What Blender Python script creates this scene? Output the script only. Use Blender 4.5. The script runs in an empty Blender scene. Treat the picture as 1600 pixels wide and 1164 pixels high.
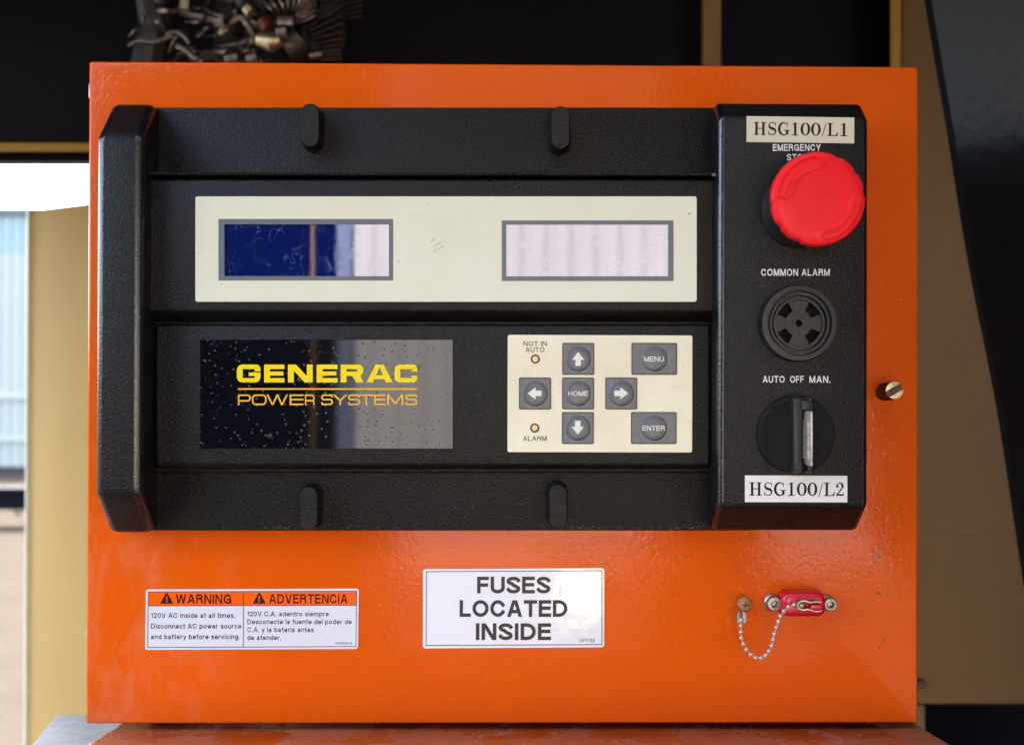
import bpy, bmesh, math, random
from mathutils import Vector, Matrix
random.seed(7)
S = bpy.context.scene
COL = S.collection

# ---------------------------------------------------------------- camera
FPX, CX, CY = 1722.0, 800.0, 582.0           # focal length and centre in photo pixels (1600 wide)
ra, rb, rc = -0.00506078, 0.01298867, -0.00301308
Rm = Matrix.Rotation(ra, 3, 'X') @ Matrix.Rotation(rb, 3, 'Y') @ Matrix.Rotation(rc, 3, 'Z')
Tm = Vector((-0.00407854, -0.01161028, -0.62041227))
Mw = Matrix(((1, 0, 0), (0, 0, 1), (0, -1, 0)))      # world -> panel frame (x, up, towards viewer)
A3 = Rm @ Mw
cam_d = bpy.data.cameras.new('camera')
cam = bpy.data.objects.new('camera', cam_d); COL.objects.link(cam); S.camera = cam
CAM = A3.transposed() @ (-Tm)
cam.matrix_world = Matrix.Translation(CAM) @ A3.transposed().to_4x4()
cam_d.sensor_width = 36; cam_d.lens = FPX / 1600 * 36
cam_d.clip_start = 0.02; cam_d.clip_end = 500
cam_d.dof.use_dof = True; cam_d.dof.focus_distance = 0.595; cam_d.dof.aperture_fstop = 9.0

# ---------------------------------------------------------------- light
SUN_EL, SUN_AZ = math.radians(56), math.radians(-24)  # azimuth from +Y towards +X
world = bpy.data.worlds.new('World'); S.world = world; world.use_nodes = True
wn = world.node_tree.nodes; wl = world.node_tree.links
sky = wn.new('ShaderNodeTexSky'); sky.sky_type = 'NISHITA'; sky.sun_disc = False
sky.sun_elevation = SUN_EL; sky.sun_rotation = SUN_AZ
sky.air_density = 1.0; sky.dust_density = 4.0; sky.ozone_density = 1.0
wl.new(sky.outputs[0], wn['Background'].inputs[0]); wn['Background'].inputs[1].default_value = 0.15
sun_d = bpy.data.lights.new('sun', 'SUN'); sun_d.energy = 3.2; sun_d.angle = math.radians(0.55); sun_d.color = (1, 0.92, 0.80)
sun = bpy.data.objects.new('sun', sun_d); COL.objects.link(sun)
to_sun = Vector((math.sin(SUN_AZ) * math.cos(SUN_EL), math.cos(SUN_AZ) * math.cos(SUN_EL), math.sin(SUN_EL)))
sun.rotation_euler = to_sun.to_track_quat('Z', 'Y').to_euler()
sun.location = to_sun * 8
S.view_settings.view_transform = 'Standard'; S.view_settings.look = 'None'
S.view_settings.exposure = 4.05; S.view_settings.gamma = 1.0
S.render.engine = 'CYCLES'
S.cycles.use_denoising = True
S.cycles.max_bounces = 8; S.cycles.diffuse_bounces = 5; S.cycles.glossy_bounces = 4
S.cycles.sample_clamp_indirect = 6.0; S.cycles.caustics_reflective = False; S.cycles.caustics_refractive = False

# ---------------------------------------------------------------- measuring helpers
def ray(px, py):
    d = Vector(((px - CX) / FPX, -(py - CY) / FPX, -1.0))
    return A3.transposed() @ d
def P(px, py, h=0.0):
    """point h metres in front of the cabinet face (plane y = -h) seen at a photo pixel"""
    d = ray(px, py); t = (-h - CAM.y) / d.y
    return CAM + d * t
def Pz(px, py, pt, n):
    d = ray(px, py); t = (pt - CAM).dot(n) / d.dot(n)
    return CAM + d * t
def mm(px, h=0.0):
    return px * (0.6204 - h) / FPX

# ---------------------------------------------------------------- material helpers
def mat(name, color=(0.5, 0.5, 0.5), rough=0.5, metal=0.0, ior=1.5, spec=0.5, coat=0.0):
    m = bpy.data.materials.new(name); m.use_nodes = True
    b = m.node_tree.nodes['Principled BSDF']
    b.inputs['Base Color'].default_value = (*color, 1); b.inputs['Roughness'].default_value = rough
    b.inputs['Metallic'].default_value = metal; b.inputs['IOR'].default_value = ior
    b.inputs['Specular IOR Level'].default_value = spec
    b.inputs['Coat Weight'].default_value = coat
    return m
def bs(m): return m.node_tree.nodes['Principled BSDF']
def nd(m, t, **kw):
    n = m.node_tree.nodes.new(t)
    for k, v in kw.items(): setattr(n, k, v)
    return n
def lk(m, a, b): m.node_tree.links.new(a, b)
def coords(m, scale=(1, 1, 1), loc=(0, 0, 0), rot=(0, 0, 0)):
    tc = nd(m, 'ShaderNodeTexCoord'); mp = nd(m, 'ShaderNodeMapping')
    mp.inputs['Scale'].default_value = scale; mp.inputs['Location'].default_value = loc; mp.inputs['Rotation'].default_value = rot
    lk(m, tc.outputs['Object'], mp.inputs[0]); return mp.outputs[0]
def noise(m, v, scale, detail=2.0, rough=0.5, dist=0.0):
    n = nd(m, 'ShaderNodeTexNoise'); n.inputs['Scale'].default_value = scale; n.inputs['Detail'].default_value = detail
    n.inputs['Roughness'].default_value = rough; n.inputs['Distortion'].default_value = dist
    lk(m, v, n.inputs['Vector']); return n.outputs['Fac']
def voro(m, v, scale, feat='F1'):
    n = nd(m, 'ShaderNodeTexVoronoi'); n.feature = feat; n.inputs['Scale'].default_value = scale
    lk(m, v, n.inputs['Vector']); return n
def ramp(m, fac, p0, p1, c0=(0, 0, 0, 1), c1=(1, 1, 1, 1)):
    r = nd(m, 'ShaderNodeValToRGB'); e = r.color_ramp.elements
    e[0].position = p0; e[1].position = p1; e[0].color = c0; e[1].color = c1
    lk(m, fac, r.inputs[0]); return r.outputs[0]
def math2(m, op, a, b):
    n = nd(m, 'ShaderNodeMath', operation=op)
    for i, x in enumerate((a, b)):
        if isinstance(x, (int, float)): n.inputs[i].default_value = x
        else: lk(m, x, n.inputs[i])
    return n.outputs[0]
def mix(m, fac, a, b):
    n = nd(m, 'ShaderNodeMix', data_type='RGBA')
    if isinstance(fac, (int, float)): n.inputs[0].default_value = fac
    else: lk(m, fac, n.inputs[0])
    for i, x in ((6, a), (7, b)):
        if isinstance(x, tuple): n.inputs[i].default_value = (*x[:3], 1)
        else: lk(m, x, n.inputs[i])
    return n.outputs[2]
def bump(m, hgt, dist, strength=1.0, prev=None):
    b = nd(m, 'ShaderNodeBump'); b.inputs['Distance'].default_value = dist; b.inputs['Strength'].default_value = strength
    lk(m, hgt, b.inputs['Height'])
    if prev is not None: lk(m, prev, b.inputs['Normal'])
    return b.outputs[0]
def setc(m, c): lk(m, c, bs(m).inputs['Base Color'])
def setr(m, c): lk(m, c, bs(m).inputs['Roughness'])
def setn(m, c): lk(m, c, bs(m).inputs['Normal'])

# orange powder coat
M = {}
def make_orange(name, dusty):
    m = mat(name, rough=0.3, spec=0.32)
    v = coords(m)
    n1 = noise(m, v, 7, 4)
    base = mix(m, ramp(m, n1, 0.3, 0.75), (0.765, 0.106, 0.0045), (0.725, 0.099, 0.004))
    # dried water marks: thin pale run-down streaks and blots
    vs = coords(m, (1, 1, 0.5)); n2 = noise(m, vs, 48, 7, 0.62, 0.9)
    big = noise(m, v, 9, 3, 0.5)
    gr = nd(m, 'ShaderNodeTexGradient', gradient_type='SPHERICAL'); lk(m, coords(m, (13, 1, 6.5), (2.78, 0, 0.86)), gr.inputs[0])
    mk = math2(m, 'MULTIPLY', ramp(m, n2, 0.44, 0.66), ramp(m, gr.outputs['Fac'], 0.05, 0.5))
    mk2 = math2(m, 'MULTIPLY', ramp(m, n2, 0.55, 0.75), ramp(m, big, 0.5, 0.7))
    mk = math2(m, 'ADD', math2(m, 'MULTIPLY', mk, 0.24), math2(m, 'MULTIPLY', mk2, 0.04))
    base = mix(m, mk, base, (0.75, 0.26, 0.14))
    spk = voro(m, v, 150)
    sp = ramp(m, spk.outputs['Distance'], 0.0, 0.055, (1, 1, 1, 1), (0, 0, 0, 1))
    wh = noise(m, v, 23, 2); sp = math2(m, 'MULTIPLY', sp, ramp(m, wh, 0.62, 0.66))
    base = mix(m, math2(m, 'MULTIPLY', sp, 0.5), base, (0.35, 0.12, 0.06))
    setc(m, base)
    setr(m, ramp(m, n2, 0.3, 0.8, (0.10, 0.10, 0.10, 1), (0.16, 0.16, 0.16, 1)))
    peel = noise(m, v, 420, 2, 0.5)
    drops = voro(m, v, 260); dr = ramp(m, drops.outputs['Distance'], 0.15, 0.45)
    wav = noise(m, v, 60, 3, 0.5)
    nb = bump(m, peel, 0.00012, 0.45); nb = bump(m, dr, 0.00010, 0.3, nb); nb = bump(m, wav, 0.0006, 0.07, nb)
    setn(m, nb)
    return m
M['orange'] = make_orange('orange_paint', False)
# lower ledge: the same paint under a film of dust and dried puddles
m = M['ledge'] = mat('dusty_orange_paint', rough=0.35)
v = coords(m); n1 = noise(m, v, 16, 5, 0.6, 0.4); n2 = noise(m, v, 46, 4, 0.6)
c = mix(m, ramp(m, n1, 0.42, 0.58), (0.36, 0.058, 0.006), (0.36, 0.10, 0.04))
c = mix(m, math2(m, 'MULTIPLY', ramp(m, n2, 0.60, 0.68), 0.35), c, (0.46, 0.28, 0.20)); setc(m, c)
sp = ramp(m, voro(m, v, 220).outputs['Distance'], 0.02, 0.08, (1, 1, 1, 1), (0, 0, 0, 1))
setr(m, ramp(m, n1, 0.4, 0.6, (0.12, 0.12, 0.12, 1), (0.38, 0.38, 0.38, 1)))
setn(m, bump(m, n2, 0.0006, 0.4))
# black grained plastic
m = M['abs'] = mat('black_grained_plastic', rough=0.42, spec=0.25)
v = coords(m); g = noise(m, v, 900, 3, 0.6); g2 = voro(m, v, 1150)
hh = math2(m, 'ADD', g, math2(m, 'MULTIPLY', g2.outputs['Distance'], 0.6))
n1 = noise(m, v, 12, 4, 0.6); sc = noise(m, coords(m, (1, 1, 0.6)), 90, 6, 0.7, 1.0)
c = mix(m, ramp(m, n1, 0.35, 0.7), (0.0048, 0.0045, 0.0047), (0.0072, 0.0066, 0.0062))
c = mix(m, math2(m, 'MULTIPLY', ramp(m, sc, 0.64, 0.76), 0.16), c, (0.25, 0.23, 0.2))
sg = noise(m, v, 1000, 2, 0.55); c = mix(m, math2(m, 'MULTIPLY', ramp(m, sg, 0.54, 0.70), 0.75), c, (0.030, 0.028, 0.027)); setc(m, c)  # pale specks put the highlights of the worn grain into the colour
setr(m, ramp(m, n1, 0.3, 0.7, (0.26, 0.26, 0.26, 1), (0.38, 0.38, 0.38, 1)))
setn(m, bump(m, hh, 0.00045, 0.8))
m = M['abs_edge'] = mat('polished_black_plastic_edge', (0.008, 0.0076, 0.008), 0.24, spec=0.75)
v = coords(m); setn(m, bump(m, noise(m, v, 900, 2, 0.5), 0.00030, 0.6))
# smoother black plastics
m = M['black_smooth'] = mat('smooth_black_plastic', (0.013, 0.012, 0.012), 0.38, spec=0.38)
v = coords(m); setn(m, bump(m, noise(m, v, 900, 2), 0.0001, 0.4))
c = mix(m, ramp(m, noise(m, v, 160, 5, 0.7), 0.6, 0.8), (0.015, 0.014, 0.014), (0.034, 0.031, 0.029)); setc(m, c)
M['black_matt'] = mat('matt_black', (0.006, 0.006, 0.006), 0.7, spec=0.2)
M['brown_dark'] = mat('shaded_sounder_disc', (0.004, 0.002, 0.0015), 0.6, spec=0.1)  # near-black colour deepens the shade in the grille openings
# off-white printed overlay
def overlay(name, c0, c1):
    m = mat(name, rough=0.38, spec=0.25); v = coords(m)
    n1 = noise(m, v, 22, 5, 0.6); n2 = noise(m, coords(m, (0.35, 1, 1)), 75, 5, 0.65, 0.5)
    c = mix(m, ramp(m, n1, 0.45, 0.75), c0, c1)
    c = mix(m, math2(m, 'MULTIPLY', ramp(m, n2, 0.6, 0.75), 0.22), c, (0.42, 0.38, 0.26))
    sp = ramp(m, voro(m, v, 95).outputs['Distance'], 0.035, 0.06, (1, 1, 1, 1), (0, 0, 0, 1))
    sp = math2(m, 'MULTIPLY', sp, ramp(m, noise(m, v, 31, 1), 0.6, 0.63))
    c = mix(m, math2(m, 'MULTIPLY', sp, 0.5), c, (0.10, 0.09, 0.07)); setc(m, c)
    setn(m, bump(m, noise(m, v, 800, 2), 0.00006, 0.4)); return m
M['overlay'] = overlay('off_white_overlay', (0.75, 0.73, 0.57), (0.72, 0.69, 0.52))
M['overlay_key'] = overlay('off_white_keypad_overlay', (0.84, 0.77, 0.56), (0.76, 0.67, 0.46))
M['frame_grey'] = mat('grey_print', (0.155, 0.165, 0.175), 0.4, spec=0.2)
m = M['key_grey'] = mat('grey_key_film', (0.10, 0.105, 0.12), 0.36); v = coords(m)
setc(m, mix(m, ramp(m, noise(m, v, 190, 5, 0.65), 0.45, 0.75), (0.092, 0.094, 0.108), (0.135, 0.135, 0.148)))
M['key_edge'] = mat('dark_key_outline', (0.014, 0.013, 0.018), 0.45)
M['print_cream'] = mat('cream_print', (0.78, 0.76, 0.66), 0.5, spec=0.2)
M['print_grey'] = mat('grey_lettering', (0.055, 0.055, 0.06), 0.5, spec=0.2)
M['print_white'] = mat('white_silkscreen', (0.74, 0.72, 0.70), 0.5, spec=0.2)
M['print_black'] = mat('black_print', (0.010, 0.008, 0.011), 0.5, spec=0.2)
M['print_dark'] = mat('dark_grey_print', (0.028, 0.022, 0.025), 0.3, spec=0.2)
M['print_text'] = mat('slate_print', (0.035, 0.035, 0.04), 0.4, spec=0.2)
M['print_brown'] = mat('dark_brown_print', (0.045, 0.010, 0.004), 0.4, spec=0.2)
M['header'] = mat('bright_orange_print', (0.95, 0.115, 0.0), 0.35, spec=0.2)
M['yellow'] = mat('yellow_lettering', (0.90, 0.66, 0.004), 0.35, spec=0.2)
M['amber'] = mat('amber_lettering', (0.86, 0.44, 0.02), 0.35, spec=0.2)
# lcd glass
m = M['lcd'] = mat('blue_display_glass', (0.0015, 0.008, 0.085), 0.03, ior=2.5)
bs(m).inputs['Specular Tint'].default_value = (0.98, 0.95, 1.0, 1)
v = coords(m); n2 = noise(m, v, 120, 6, 0.7, 1.2)
cl = noise(m, v, 150, 1.5, 0.5, 0.6); cl = ramp(m, math2(m, 'ABSOLUTE', math2(m, 'SUBTRACT', cl, 0.5), 0), 0.006, 0.016, (1, 1, 1, 1), (0, 0, 0, 1))
cl = math2(m, 'MULTIPLY', cl, ramp(m, noise(m, v, 70, 2), 0.52, 0.60))
sm = math2(m, 'MAXIMUM', math2(m, 'MULTIPLY', ramp(m, n2, 0.58, 0.70), 0.18), math2(m, 'MULTIPLY', cl, 0.35))
c = mix(m, sm, (0.0002, 0.009, 0.10), (0.22, 0.27, 0.40)); setc(m, c)
setr(m, ramp(m, n2, 0.5, 0.75, (0.02, 0.02, 0.02, 1), (0.12, 0.12, 0.12, 1)))
setn(m, bump(m, noise(m, v, 50, 2), 0.0002, 0.05))
# glossy logo plate with specks of dirt
m = M['gloss_black'] = mat('glossy_black_acrylic', (0.004, 0.004, 0.006), 0.05, ior=1.58)
v = coords(m); a = voro(m, v, 330).outputs['Distance']; b2 = voro(m, v, 95).outputs['Distance']; mk = noise(m, v, 30, 3)
s1 = math2(m, 'MULTIPLY', ramp(m, a, 0.12, 0.25, (1, 1, 1, 1), (0, 0, 0, 1)), ramp(m, mk, 0.26, 0.52))
s2 = math2(m, 'MULTIPLY', ramp(m, b2, 0.08, 0.17, (1, 1, 1, 1), (0, 0, 0, 1)), ramp(m, noise(m, v, 40, 2), 0.5, 0.6))
sm = math2(m, 'MAXIMUM', math2(m, 'MULTIPLY', s1, 0.8), math2(m, 'MULTIPLY', s2, 0.45))
setc(m, mix(m, sm, (0.004, 0.004, 0.007), (0.042, 0.045, 0.05))); setr(m, mix(m, sm, (0.05, 0.05, 0.05), (0.6, 0.6, 0.6)))
# red plastics
m = M['red'] = mat('red_plastic', (0.86, 0.016, 0.022), 0.38, spec=0.2); v = coords(m)
setc(m, mix(m, ramp(m, noise(m, v, 45, 4, 0.6), 0.4, 0.8), (0.84, 0.013, 0.019), (0.74, 0.011, 0.016)))
setn(m, bump(m, noise(m, v, 700, 2), 0.00005, 0.4))
M['red_deep'] = mat('glossy_red_recess', (0.60, 0.001, 0.004), 0.14, spec=0.4)  # deeper red paints some shade into the arrow recess
M['red_cap'] = mat('crimson_vinyl', (0.55, 0.003, 0.02), 0.24)
# stickers
def sticker(name, col, rough, bub):
    m = mat(name, col, rough, spec=0.25); v = coords(m)
    h = noise(m, v, 95, 4, 0.6, 0.8); setn(m, bump(m, h, 0.0008, bub)); return m
M['white_vinyl'] = sticker('white_vinyl', (0.71, 0.72, 0.75), 0.22, 0.10)
M['white_bubbled'] = sticker('white_glossy_vinyl', (0.69, 0.70, 0.735), 0.06, 0.10); bs(M['white_bubbled']).inputs['Specular IOR Level'].default_value = .6
M['tape_cream'] = sticker('cream_label_tape', (0.66, 0.60, 0.44), 0.4, 0.05)
M['tape_white'] = sticker('white_label_tape', (0.76, 0.74, 0.70), 0.4, 0.05)
# metals
def metal(name, col, rough, tarn):
    m = mat(name, col, rough, metal=1.0); v = coords(m); n = noise(m, v, 300, 5, 0.65)
    setc(m, mix(m, ramp(m, n, 0.4, 0.7), col, tarn)); setr(m, ramp(m, n, 0.3, 0.7, (rough,) * 3 + (1,), (rough + 0.25,) * 3 + (1,)))
    setn(m, bump(m, n, 0.0001, 0.3)); return m
M['nickel'] = metal('tarnished_nickel', (0.66, 0.60, 0.50), 0.34, (0.40, 0.34, 0.26)); bs(M['nickel']).inputs['Metallic'].default_value = 0.7
M['steel'] = metal('zinc_steel', (0.50, 0.48, 0.43), 0.36, (0.24, 0.22, 0.18))
M['brass_dull'] = metal('dull_brass', (0.72, 0.62, 0.42), 0.32, (0.45, 0.36, 0.22))
M['rust'] = metal('rusted_screw', (0.42, 0.20, 0.09), 0.5, (0.20, 0.08, 0.03)); bs(M['rust']).inputs['Metallic'].default_value = 0.35
M['knurl'] = metal('dark_oxidised_steel', (0.14, 0.085, 0.06), 0.45, (0.05, 0.02, 0.015))
M['amber_lens'] = mat('amber_lens', (0.85, 0.60, 0.26), 0.25)
M['lamp_ring'] = mat('black_lamp_ring', (0.02, 0.014, 0.012), 0.4)
# setting
def painted(name, c0, c1, rough=0.45, sc=4):
    m = mat(name, c0, rough, spec=0.2); v = coords(m)
    setc(m, mix(m, ramp(m, noise(m, v, sc, 5, 0.6), 0.35, 0.7), c0, c1)); return m
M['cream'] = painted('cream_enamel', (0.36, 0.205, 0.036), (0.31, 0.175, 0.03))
M['cream_dim'] = painted('shaded_cream_enamel', (0.185, 0.112, 0.045), (0.16, 0.096, 0.038))  # same cream paint, darkened for the shaded interior
m = M['foam'] = painted('black_acoustic_foam', (0.0045, 0.0045, 0.0072), (0.006, 0.006, 0.0088), 0.6)
bs(m).inputs['Specular IOR Level'].default_value = 0.06
m = M['rubber'] = mat('black_vinyl_lining', (0.006, 0.006, 0.007), 0.42, spec=0.25); v = coords(m)
setn(m, bump(m, noise(m, v, 130, 4), 0.0012, 0.5))
m = M['galv'] = mat('galvanised_steel', (0.30, 0.32, 0.35), 0.5, metal=0.35); v = coords(m)
setc(m, mix(m, ramp(m, noise(m, v, 130, 5, 0.6), 0.35, 0.7), (0.07, 0.080, 0.097), (0.13, 0.145, 0.165)))
M['hose'] = mat('engine_black_rubber', (0.02, 0.019, 0.02), 0.38)
M['engine_metal'] = metal('oily_engine_metal', (0.34, 0.30, 0.27), 0.32, (0.10, 0.08, 0.065))
M['engine_dark'] = metal('dark_engine_metal', (0.07, 0.06, 0.055), 0.4, (0.03, 0.025, 0.02))
M['shed'] = painted('white_sheet_metal', (0.40, 0.375, 0.30), (0.37, 0.345, 0.275), 0.5, 1)
M['shed_blue'] = painted('pale_blue_sheet_metal', (0.30, 0.345, 0.31), (0.285, 0.33, 0.295), 0.5, 1)
m = M['wall'] = painted('pale_corrugated_steel', (0.25, 0.243, 0.235), (0.22, 0.214, 0.207), 0.55, 0.8)
m = M['ground'] = mat('dusty_gravel_ground', (0.4, 0.36, 0.3), 0.9, spec=0.0); v = coords(m)
c = mix(m, ramp(m, noise(m, v, 2.2, 6, 0.7), 0.3, 0.7), (0.038, 0.033, 0.0275), (0.030, 0.026, 0.022))
c = mix(m, math2(m, 'MULTIPLY', ramp(m, noise(m, v, 40, 5, 0.7), 0.45, 0.7), 0.5), c, (0.026, 0.0225, 0.019)); setc(m, c)
setn(m, bump(m, noise(m, v, 30, 5, 0.7), 0.02, 0.6))

# ---------------------------------------------------------------- mesh helpers
def tag(o, label, cat, group=None, kind=None):
    if label: o['label'] = label
    if cat: o['category'] = cat
    if group: o['group'] = group
    if kind: o['kind'] = kind
    return o
def thing(name, loc, label, cat, group=None):
    o = bpy.data.objects.new(name, None); COL.objects.link(o); o.location = loc; o.empty_display_size = 0.05
    return tag(o, label, cat, group)
def wloc(o):
    l = Vector(o.location)
    while o.parent: o = o.parent; l += o.location
    return l
def place(o, parent, loc=(0, 0, 0)):
    """parent o and keep its mesh at world position loc"""
    COL.objects.link(o)
    if parent is not None:
        o.parent = parent; o.location = Vector(loc) - wloc(parent)
    else: o.location = loc
    return o
def obj(name, bm, m, parent=None, smooth=35, loc=(0, 0, 0)):
    me = bpy.data.meshes.new(name)
    bmesh.ops.recalc_face_normals(bm, faces=bm.faces)
    bm.to_mesh(me); bm.free()
    if smooth:
        for p in me.polygons: p.use_smooth = True
        me.set_sharp_from_angle(angle=math.radians(smooth))
    ms = m if isinstance(m, (list, tuple)) else [m]
    for x in ms: me.materials.append(x)
    return place(bpy.data.objects.new(name, me), parent, loc)
def bake(bm_list):
    out = bmesh.new()
    for b in bm_list:
        me = bpy.data.meshes.new('tmp'); b.to_mesh(me); b.free(); out.from_mesh(me); bpy.data.meshes.remove(me)
    return out
def solid(rings, bev=0.0, seg=3):
    """closed solid through a list of equal-length point rings"""
    bm = bmesh.new(); R = [[bm.verts.new(p) for p in r] for r in rings]; n = len(rings[0])
    for a, b in zip(R[:-1], R[1:]):
        for i in range(n): bm.faces.new((a[i], a[(i + 1) % n], b[(i + 1) % n], b[i]))
    bm.faces.new(R[0][::-1]); bm.faces.new(R[-1])
    bmesh.ops.recalc_face_normals(bm, faces=bm.faces)
    if bev: bmesh.ops.bevel(bm, geom=list(bm.edges), offset=bev, segments=seg, profile=0.5, affect='EDGES', clamp_overlap=True)
    return bm
def pxbox(x0, y0, x1, y1, h0, h1, bev=0.0, seg=2):
    """box whose front face (height h1) covers a photo rectangle; straight walls back to h0"""
    a = [P(x0, y0, h1), P(x1, y0, h1), P(x1, y1, h1), P(x0, y1, h1)]
    return solid([[p + Vector((0, h1 - h0, 0)) for p in a], a], bev, seg)
def box(x0, x1, y0, y1, z0, z1, bev=0.0, seg=2):
    r = lambda y: [Vector((x0, y, z0)), Vector((x1, y, z0)), Vector((x1, y, z1)), Vector((x0, y, z1))]
    return solid([r(y1), r(y0)], bev, seg)
def rrect(w, hgt, r, n=5):
    pts = []
    for cx, cz, a0 in ((w - r, hgt - r, 0), (-w + r, hgt - r, 90), (-w + r, -hgt + r, 180), (w - r, -hgt + r, 270)):
        for k in range(n + 1):
            a = math.radians(a0 + 90 * k / n); pts.append((cx + r * math.cos(a), cz + r * math.sin(a)))
    return pts
def plate(cx, cz, w, hgt, r, h0, h1, bev=0.0, n=5):
    pts = rrect(w, hgt, r, n)
    R = [[Vector((cx + x, -h0, cz + z)) for x, z in pts], [Vector((cx + x, -(h1 - bev), cz + z)) for x, z in pts]]
    if bev: R.append([Vector((cx + x * (1 - bev / w), -h1, cz + z * (1 - bev / hgt))) for x, z in pts])
    return solid(R)
def lathe(c, prof, n=64, mod=None):
    """turn (radius, height-above-face) points round the axis through c, axis towards the viewer"""
    bm = bmesh.new(); rows = []
    for r, h in prof:
        row = []
        for k in range(n):
            a = 2 * math.pi * k / n; rr = r * (mod(a, r, h) if mod else 1)
            row.append(bm.verts.new((c.x + rr * math.cos(a), -h, c.z + rr * math.sin(a))))
        rows.append(row)
    for a, b in zip(rows[:-1], rows[1:]):
        for k in range(n): bm.faces.new((a[k], a[(k + 1) % n], b[(k + 1) % n], b[k]))
    bm.faces.new(rows[-1]); bm.faces.new(rows[0][::-1]); return bm
def tube(pts, r, n=10, closed=False):
    bm = bmesh.new(); rows = []; N = len(pts); up = Vector((0.13, 0.31, 0.94))
    for i, p in enumerate(pts):
        p = Vector(p)
        if closed: t = Vector(pts[(i + 1) % N]) - Vector(pts[i - 1])
        else: t = Vector(pts[min(i + 1, N - 1)]) - Vector(pts[max(i - 1, 0)])
        t.normalize(); u = t.cross(up).normalized(); w = u.cross(t)
        rr = r[i] if isinstance(r, (list, tuple)) else r
        rows.append([bm.verts.new(p + u * rr * math.cos(2 * math.pi * k / n) + w * rr * math.sin(2 * math.pi * k / n)) for k in range(n)])
    M_ = N if closed else N - 1
    for i in range(M_):
        a, b = rows[i], rows[(i + 1) % N]
        for k in range(n): bm.faces.new((a[k], a[(k + 1) % n], b[(k + 1) % n], b[k]))
    if not closed: bm.faces.new(rows[0][::-1]); bm.faces.new(rows[-1])
    return bm
def spline(pts, n=8):
    out = []; pts = [Vector(p) for p in pts]
    for i in range(len(pts) - 1):
        p0 = pts[max(i - 1, 0)]; p1 = pts[i]; p2 = pts[i + 1]; p3 = pts[min(i + 2, len(pts) - 1)]
        for k in range(n):
            t = k / n
            out.append(0.5 * ((2 * p1) + (p2 - p0) * t + (2 * p0 - 5 * p1 + 4 * p2 - p3) * t * t + (3 * p1 - p0 - 3 * p2 + p3) * t ** 3))
    return out + [pts[-1]]

# ---------------------------------------------------------------- lettering: stroke fonts drawn as flat ribbons
def arc(cx, cy, rx, ry, a0, a1, n=12):
    return [(cx + rx * math.cos(math.radians(a0 + (a1 - a0) * k / n)), cy + ry * math.sin(math.radians(a0 + (a1 - a0) * k / n))) for k in range(n + 1)]
def rp(pts, r, n=5):
    """polyline with rounded corners"""
    out = [pts[0]]
    for a, b, c in zip(pts[:-2], pts[1:-1], pts[2:]):
        A, B, C = Vector(a[:2]), Vector(b[:2]), Vector(c[:2])
        u = (A - B); v_ = (C - B); lu, lv = u.length, v_.length; u /= lu; v_ /= lv; rr = min(r, lu * .5, lv * .5)
        wa = a[2] if len(a) > 2 else None; wb = b[2] if len(b) > 2 else None
        for k in range(n + 1):
            t = k / n; q = (B + u * rr) * (1 - t) ** 2 + B * 2 * t * (1 - t) + (B + v_ * rr) * t * t
            out.append((q.x, q.y) if wa is None else (q.x, q.y, wa + (wb - wa) * t))
    return out + [pts[-1]]
def ribbon(pts, w, cap=True):
    """quads of a constant or per-point width ribbon; pts (x, y[, w])"""
    V = [Vector(p[:2]) for p in pts]; Wd = [p[2] if len(p) > 2 else w for p in pts]
    keep = [0]
    for i in range(1, len(V)):
        if (V[i] - V[keep[-1]]).length > 1e-5: keep.append(i)
    V = [V[i] for i in keep]; Wd = [Wd[i] for i in keep]
    if cap:
        V[0] = V[0] + (V[0] - V[1]).normalized() * Wd[0] / 2; V[-1] = V[-1] + (V[-1] - V[-2]).normalized() * Wd[-1] / 2
    L, Rr = [], []
    for i in range(len(V)):
        d0 = (V[i] - V[i - 1]).normalized() if i else None
        d1 = (V[i + 1] - V[i]).normalized() if i < len(V) - 1 else None
        d = (d0 + d1).normalized() if d0 and d1 else (d0 or d1)
        n = Vector((-d.y, d.x)); k = 1.0
        if d0 and d1: k = 1 / max(0.5, n.dot(Vector((-d1.y, d1.x))))
        L.append(V[i] + n * Wd[i] / 2 * k); Rr.append(V[i] - n * Wd[i] / 2 * k)
    return [(L[i], L[i + 1], Rr[i + 1], Rr[i]) for i in range(len(V) - 1)]
def dg(x0, y0, x1, y1, w):
    k = w / 2 * math.sqrt(1 + ((x1 - x0) / (y1 - y0)) ** 2)
    return [(Vector((x0 - k, y0)), Vector((x0 + k, y0)), Vector((x1 + k, y1)), Vector((x1 - k, y1)))]
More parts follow.
